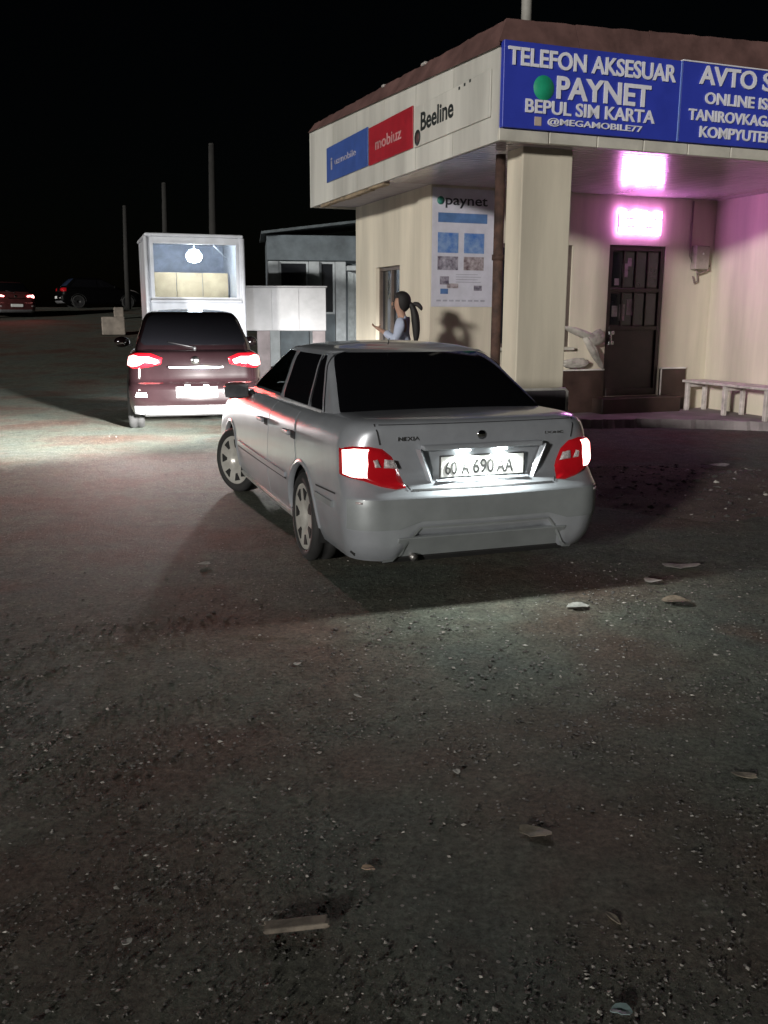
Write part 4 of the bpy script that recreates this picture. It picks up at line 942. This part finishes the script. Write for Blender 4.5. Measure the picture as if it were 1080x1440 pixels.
# utility poles receding along the road
M_pole = mat('pole_wood', (.026, .025, .023), .9, var=.2, vscale=5)
for px_, ytop, d, lab in ((294, 203, 33, 'nearest and tallest utility pole rising behind the white kiosk'), (228, 258, 42, 'middle utility pole rising behind the kiosk, second tallest'), (173, 290, 50, 'farthest utility pole, left of the kiosk')):
    top = pix(px_, ytop, Y=d); z0 = rise(d); pt_ = thing('utility_pole', lab, 'pole', (top.x, d, z0), 0, 'utility poles along the road'); h = top.z-z0
    tube('shaft', [(0, 0, 0), (.02, 0, h*.5), (.08, 0, h)], .13, M_pole, pt_, 10, [.15, .13, .10])
    lathe('pole_cap', [(0, h+.05), (.09, h+.03), (.11, h-.04)], M_pole, pt_, 10, 'Z').location = (.08, 0, 0)
# kerb blocks on the far verge
for px_, py_, w_, h_, lab in ((160, 470, .78, .62, 'pale concrete block on the far road edge left of kiosk'), (167, 441, .42, .5, 'small grey concrete stub behind the pale block')):
    d = 33 if py_ > 450 else 42; p = pix(px_, py_, Y=d); o = box('concrete_block', -w_/2, w_/2, -w_/2, w_/2, 0, h_, mat('block_pale', (.30, .26, .22), .85, var=.2, vscale=3), None, .04, seg=2)
    o.location = (p.x, d, rise(d)+.014); o.rotation_euler = (0, 0, .3); tag(o, lab, 'block')
# two cars far down the road
fc = crossover('far_car', 'distant car with glowing red tail lamps at the left edge', (pix(24, 430, Y=42).x, 42, rise(42)+.0145), -38, mat('far_paint', (.10, .03, .03), .3, .2, .8), lit=True, detail=False)
fd = crossover('far_car', 'dark distant car with a faint blue highlight coloured into its glass right of the red lit car', (pix(80, 430, Y=51).x, 51, rise(51)+.0145), 60, mat('far_paint_dark', (.0012, .0012, .0015), .45, 0, 0, spec=.1), lit=False, detail=False, inner=mat('far_glass_sheen', (.02, .03, .06), .1))  # bluish reflection on the glass is put into its base colour
# low scrub line far off
# ------------------------------------------------------------------ woman walking past the shop wall
def skin(name, verts, edges, rads, m, parent, sub=2, root=0):
    me = bpy.data.meshes.new(name); me.from_pydata(verts, edges, []); o = bpy.data.objects.new(name, me); COL.objects.link(o)
    md = o.modifiers.new('s', 'SKIN'); md.use_smooth_shade = True; md.branch_smoothing = .6
    for i, r in enumerate(rads):
        sv = me.skin_vertices[0].data[i]; sv.radius = (r, r) if not isinstance(r, tuple) else r; sv.use_root = (i == root)
    ss = o.modifiers.new('d', 'SUBSURF'); ss.levels = sub; ss.render_levels = sub
    dg = bpy.context.evaluated_depsgraph_get(); em = bpy.data.meshes.new_from_object(o.evaluated_get(dg)); bpy.data.objects.remove(o)
    em.shade_smooth(); em.materials.clear(); em.materials.append(m); em.name = name
    return link(bpy.data.objects.new(name, em), parent)
pw = pix(566, 412, Y=12.0)
per = thing('person', 'woman in pale blue shirt with black ponytail walking past shop wall', 'person', (pw.x, 12.0, .14), math.radians(180-8))   # local +x is where she faces
M_skin = mat('skin', (.36, .21, .15), .6, var=.06); M_hair = mat('black_hair', (.012, .010, .010), .7, var=.2); M_shirt = mat('pale_blue_shirt', (.42, .47, .60), .85, var=.06); M_trou = mat('dark_trousers', (.03, .03, .04), .8); M_shoe = mat('dark_shoe', (.02, .02, .02), .5)
# local: x front, y left; height 1.70
bv = []; be = []; br = []
def J(p, r, parent=None):
    bv.append(p); br.append(r); i = len(bv)-1
    if parent is not None: be.append((parent, i))
    return i
pel = J((0, 0, .93), (.125, .16)); wai = J((.01, 0, 1.08), (.085, .11), pel); che = J((0, 0, 1.27), (.085, .12), wai); nb = J((-.01, 0, 1.40), .052, che); nk = J((.012, 0, 1.46), .056, nb)
jaw = J((.050, 0, 1.540), (.074, .064), nk); hd = J((.03, 0, 1.60), (.095, .078), jaw); tp = J((.02, 0, 1.66), (.075, .066), hd)
for sg in (1, -1):
    hp = J((0, sg*.09, .88), .088, pel); kn = J((.03 if sg > 0 else -.01, sg*.095, .49), .056, hp); an = J((-.03 if sg > 0 else -.06, sg*.095, .09), .038, kn); to = J((.10 if sg > 0 else .08, sg*.105, .04), .035, an)
    sh = J((-.01, sg*.16, 1.36), .042, che)
    if sg > 0: el = J((.05, sg*.215, 1.13), .042, sh); wr = J((.245, sg*.12, 1.24), .027, el); pm = J((.315, sg*.09, 1.275), (.032, .018), wr); fdirs = (-.25, 0, 1); fb = (.012, .0, 0)
    else: el = J((.02, sg*.23, 1.10), .042, sh); wr = J((.18, sg*.20, .95), .028, el); pm = J((.23, sg*.19, .90), (.034, .018), wr)
    base = Vector(bv[pm])
    for k in range(4):
        if sg > 0: d1 = Vector((.8, -.25, .5)).normalized(); sp = Vector((.0, .018*(1.5-k), 0)); bend = Vector((.1, -.6, .8)).normalized()
        else: d1 = Vector((.7, 0, -.7)).normalized(); sp = Vector((.018*(1.5-k)*.7, 0, .018*(1.5-k)*.7)); bend = Vector((.3, .2, -1)).normalized()
        ln = (.024, .028, .026, .020)[k]; a = J(tuple(base+sp+d1*.04), .0095, pm); b2 = J(tuple(base+sp+d1*(.04+ln)), .0085, a); J(tuple(base+sp+d1*(.04+ln)+bend*ln*.9), .007, b2)
    t0 = J(tuple(base+Vector((-.03, .012*sg, .012 if sg > 0 else .01))), .011, pm); J(tuple(base+Vector((-.05, .0, .045 if sg > 0 else -.02))), .009, t0)
skin('body', bv, be, br, M_skin, per, 2)
skin('shirt', [(0, 0, .86), (.01, 0, 1.08), (0, 0, 1.27), (-.004, 0, 1.43), (-.01, .155, 1.372), (.05, .215, 1.13), (.215, .135, 1.225), (-.01, -.155, 1.372), (.02, -.23, 1.10), (.165, -.205, .97)], [(0, 1), (1, 2), (2, 3), (2, 4), (4, 5), (5, 6), (2, 7), (7, 8), (8, 9)], [(.16, .19), (.145, .165), (.16, .19), .090, .090, .066, .046, .090, .066, .046], M_shirt, per, 2)
skin('trousers', [(0, 0, .95), (0, .09, .85), (.03, .095, .49), (-.03, .095, .12), (0, -.09, .85), (-.01, -.095, .49), (-.06, -.095, .12)], [(0, 1), (1, 2), (2, 3), (0, 4), (4, 5), (5, 6)], [(.14, .17), .105, .075, .065, .105, .075, .065], M_trou, per, 2)
for sg in (1, -1):
    x = -.03 if sg > 0 else -.06
    skin('shoe', [(x-.04, sg*.097, .045), (x+.05, sg*.10, .04), (x+.15, sg*.105, .032)], [(0, 1), (1, 2)], [(.042, .045), (.045, .042), (.04, .03)], M_shoe, per, 2)
hb = bmesh.new(); bmesh.ops.create_uvsphere(hb, u_segments=28, v_segments=18, radius=1)
for v in hb.verts:
    p = v.co; x, y, z = .008+p.x*.118, p.y*.098, 1.615+p.z*.118
    if p.x > .25 and p.z < .62-.1*abs(p.y): f = .72; x, y, z = .02+(x-.02)*f, y*f, 1.61+(z-1.61)*f
    if p.x < .1 and p.z < 0: z -= .035*(-p.z)*(1 if p.x < -.2 else .5)
    v.co = (x, y, z)
hr = bm_obj('hair', hb, M_hair, per, True)
skin('ponytail', [(-.08, 0, 1.585), (-.125, 0, 1.55), (-.155, .0, 1.47), (-.17, .0, 1.37), (-.18, 0, 1.26), (-.18, 0, 1.15), (-.17, 0, 1.08)], [(i, i+1) for i in range(6)], [.045, .038, .052, .060, .055, .040, .012], M_hair, per, 2)
skin('hair_strand', [(-.13, 0, 1.575), (-.20, .02, 1.57), (-.245, .03, 1.52), (-.25, .03, 1.49)], [(0, 1), (1, 2), (2, 3)], [.026, .034, .026, .008], M_hair, per, 2)
# face: nose, eyes, mouth, ears
skin('nose', [(.118, 0, 1.60), (.138, 0, 1.565), (.118, 0, 1.555)], [(0, 1), (1, 2)], [.010, .013, .012], M_skin, per, 1)
for sg in (1, -1):
    e = bmesh.new(); bmesh.ops.create_uvsphere(e, u_segments=10, v_segments=6, radius=.010); bmesh.ops.translate(e, verts=e.verts, vec=(.108, sg*.030, 1.603)); bm_obj('eye', e, M_dark, per, True)
    e = bmesh.new(); bmesh.ops.create_uvsphere(e, u_segments=10, v_segments=8, radius=1)
    for v in e.verts: v.co = Vector((.015+v.co.x*.02, sg*(.080+v.co.y*.010), 1.585+v.co.z*.032))
    bm_obj('ear', e, M_skin, per, True)
skin('mouth', [(.108, -.02, 1.525), (.116, 0, 1.525), (.108, .02, 1.525)], [(0, 1), (1, 2)], [.005, .007, .005], mat('lips', (.35, .12, .11), .5), per, 1)
# ------------------------------------------------------------------ litter on the ground
def flake(name, px_, py_, wd, ln, m, label, cat, z=.0, rot=0.0, th=.0025, seed=1, curl=.3, lift=.004):
    p = pix(px_, py_, Z=z); n = 14; bm = bmesh.new(); top = []; bot = []
    for i in range(n):
        a = 2*PI*i/n; r = .75+.5*vnoise(i*.9, seed*3.1, seed); x = math.cos(a)*ln/2*r; y = math.sin(a)*wd/2*r
        zz = lift+curl*wd*(.5+.5*math.sin(a*2+seed))*.5
        top.append(bm.verts.new((x, y, zz+th))); bot.append(bm.verts.new((x*.97, y*.97, zz)))
    c = bm.verts.new((0, 0, lift+th)); cb = bm.verts.new((0, 0, lift*.5))
    for i in range(n):
        j = (i+1) % n; bm.faces.new((top[i], top[j], c)); bm.faces.new((bot[j], bot[i], cb)); bm.faces.new((top[i], bot[i], bot[j], top[j]))
    o = bm_obj(name, bm, m); o.location = p; o.rotation_euler = (0, 0, rot); return tag(o, label, cat)
M_scrap = mat('paper_scrap', (.36, .36, .33), .8, var=.2, vscale=30); M_leaf = mat('dry_leaf', (.22, .19, .14), .8, var=.3, vscale=30); M_wood = mat('weathered_wood', (.20, .17, .135), .85, var=.3, vscale=18, bump=.4, bscale=80)
wp_ = pix(416, 1308, Z=0); wb = box('wood_piece', -.082, .082, -.019, .019, 0, .016, M_wood, None, .004, seg=2); wb.location = (wp_.x, wp_.y, .006); wb.rotation_euler = (.05, -.03, math.radians(9)); tag(wb, 'short grey stick of split wood lying on the near gravel', 'wood')
# split one end of the wood so that it is not a plain bar
me = wb.data
for v in me.vertices:
    if v.co.x < -.06: v.co.y += .006; v.co.x += random.uniform(-.012, .012)
    if v.co.x > .06: v.co.x += random.uniform(-.01, .01); v.co.y += .002
L_ = [
 (958, 797, .10, .22, M_scrap, 'long pale paper scrap on the asphalt edge at right', 'paper', .02, .1), (918, 818, .07, .13, M_scrap, 'narrow pale scrap just below the long paper scrap', 'paper', .02, .0),
 (953, 846, .11, .16, M_leaf, 'buff scrap lying just inside the gravel at right', 'scrap', .01, -.2), (812, 854, .08, .12, M_scrap, 'bright paper scrap at the asphalt edge below the sedan', 'paper', .01, .2),
 (286, 794, .05, .09, M_scrap, 'small pale scrap on dark asphalt left of the sedan', 'paper', .02, .4), (1046, 1092, .035, .085, M_leaf, 'pale pointed leaf on the gravel at the right edge', 'leaf', .0, -.3),
 (642, 1087, .03, .025, M_scrap, 'small bright chip of plaster in the middle of gravel', 'chip', .0, .5), (752, 1172, .06, .10, M_leaf, 'curled brown leaf on the gravel right of centre', 'leaf', .0, -.2),
 (517, 1223, .022, .038, mat('tan_chip', (.36, .26, .18), .8), 'tan chip on the gravel above the wood stick', 'chip', .0, -.3), (862, 1293, .020, .05, M_leaf, 'slim pale leaf sliver on lower right gravel', 'leaf', .0, -1.1),
 (873, 1424, .035, .05, mat('teal_scrap', (.20, .28, .28), .5), 'bluish plastic scrap at the bottom edge', 'scrap', .0, .1), (1005, 655, .12, .28, M_scrap, 'pale flat scrap on the rubble below the bench', 'paper', .05, .0),
 (178, 1327, .02, .03, M_scrap, 'tiny pale flake left of the wood stick', 'flake', .0, .6), (418, 935, .03, .035, M_scrap, 'bright white chip below the sedan rear wheel', 'chip', .0, .6), (503, 980, .012, .05, M_scrap, 'thin white sliver near the middle of the gravel', 'sliver', .0, -.8)]
for i, (a, b, wd, ln, m, lab, cat, z, rot) in enumerate(L_): flake(cat+'_scrap' if cat not in ('scrap',) else 'scrap', a, b, wd, ln, m, lab, cat, z, rot, seed=i+2)
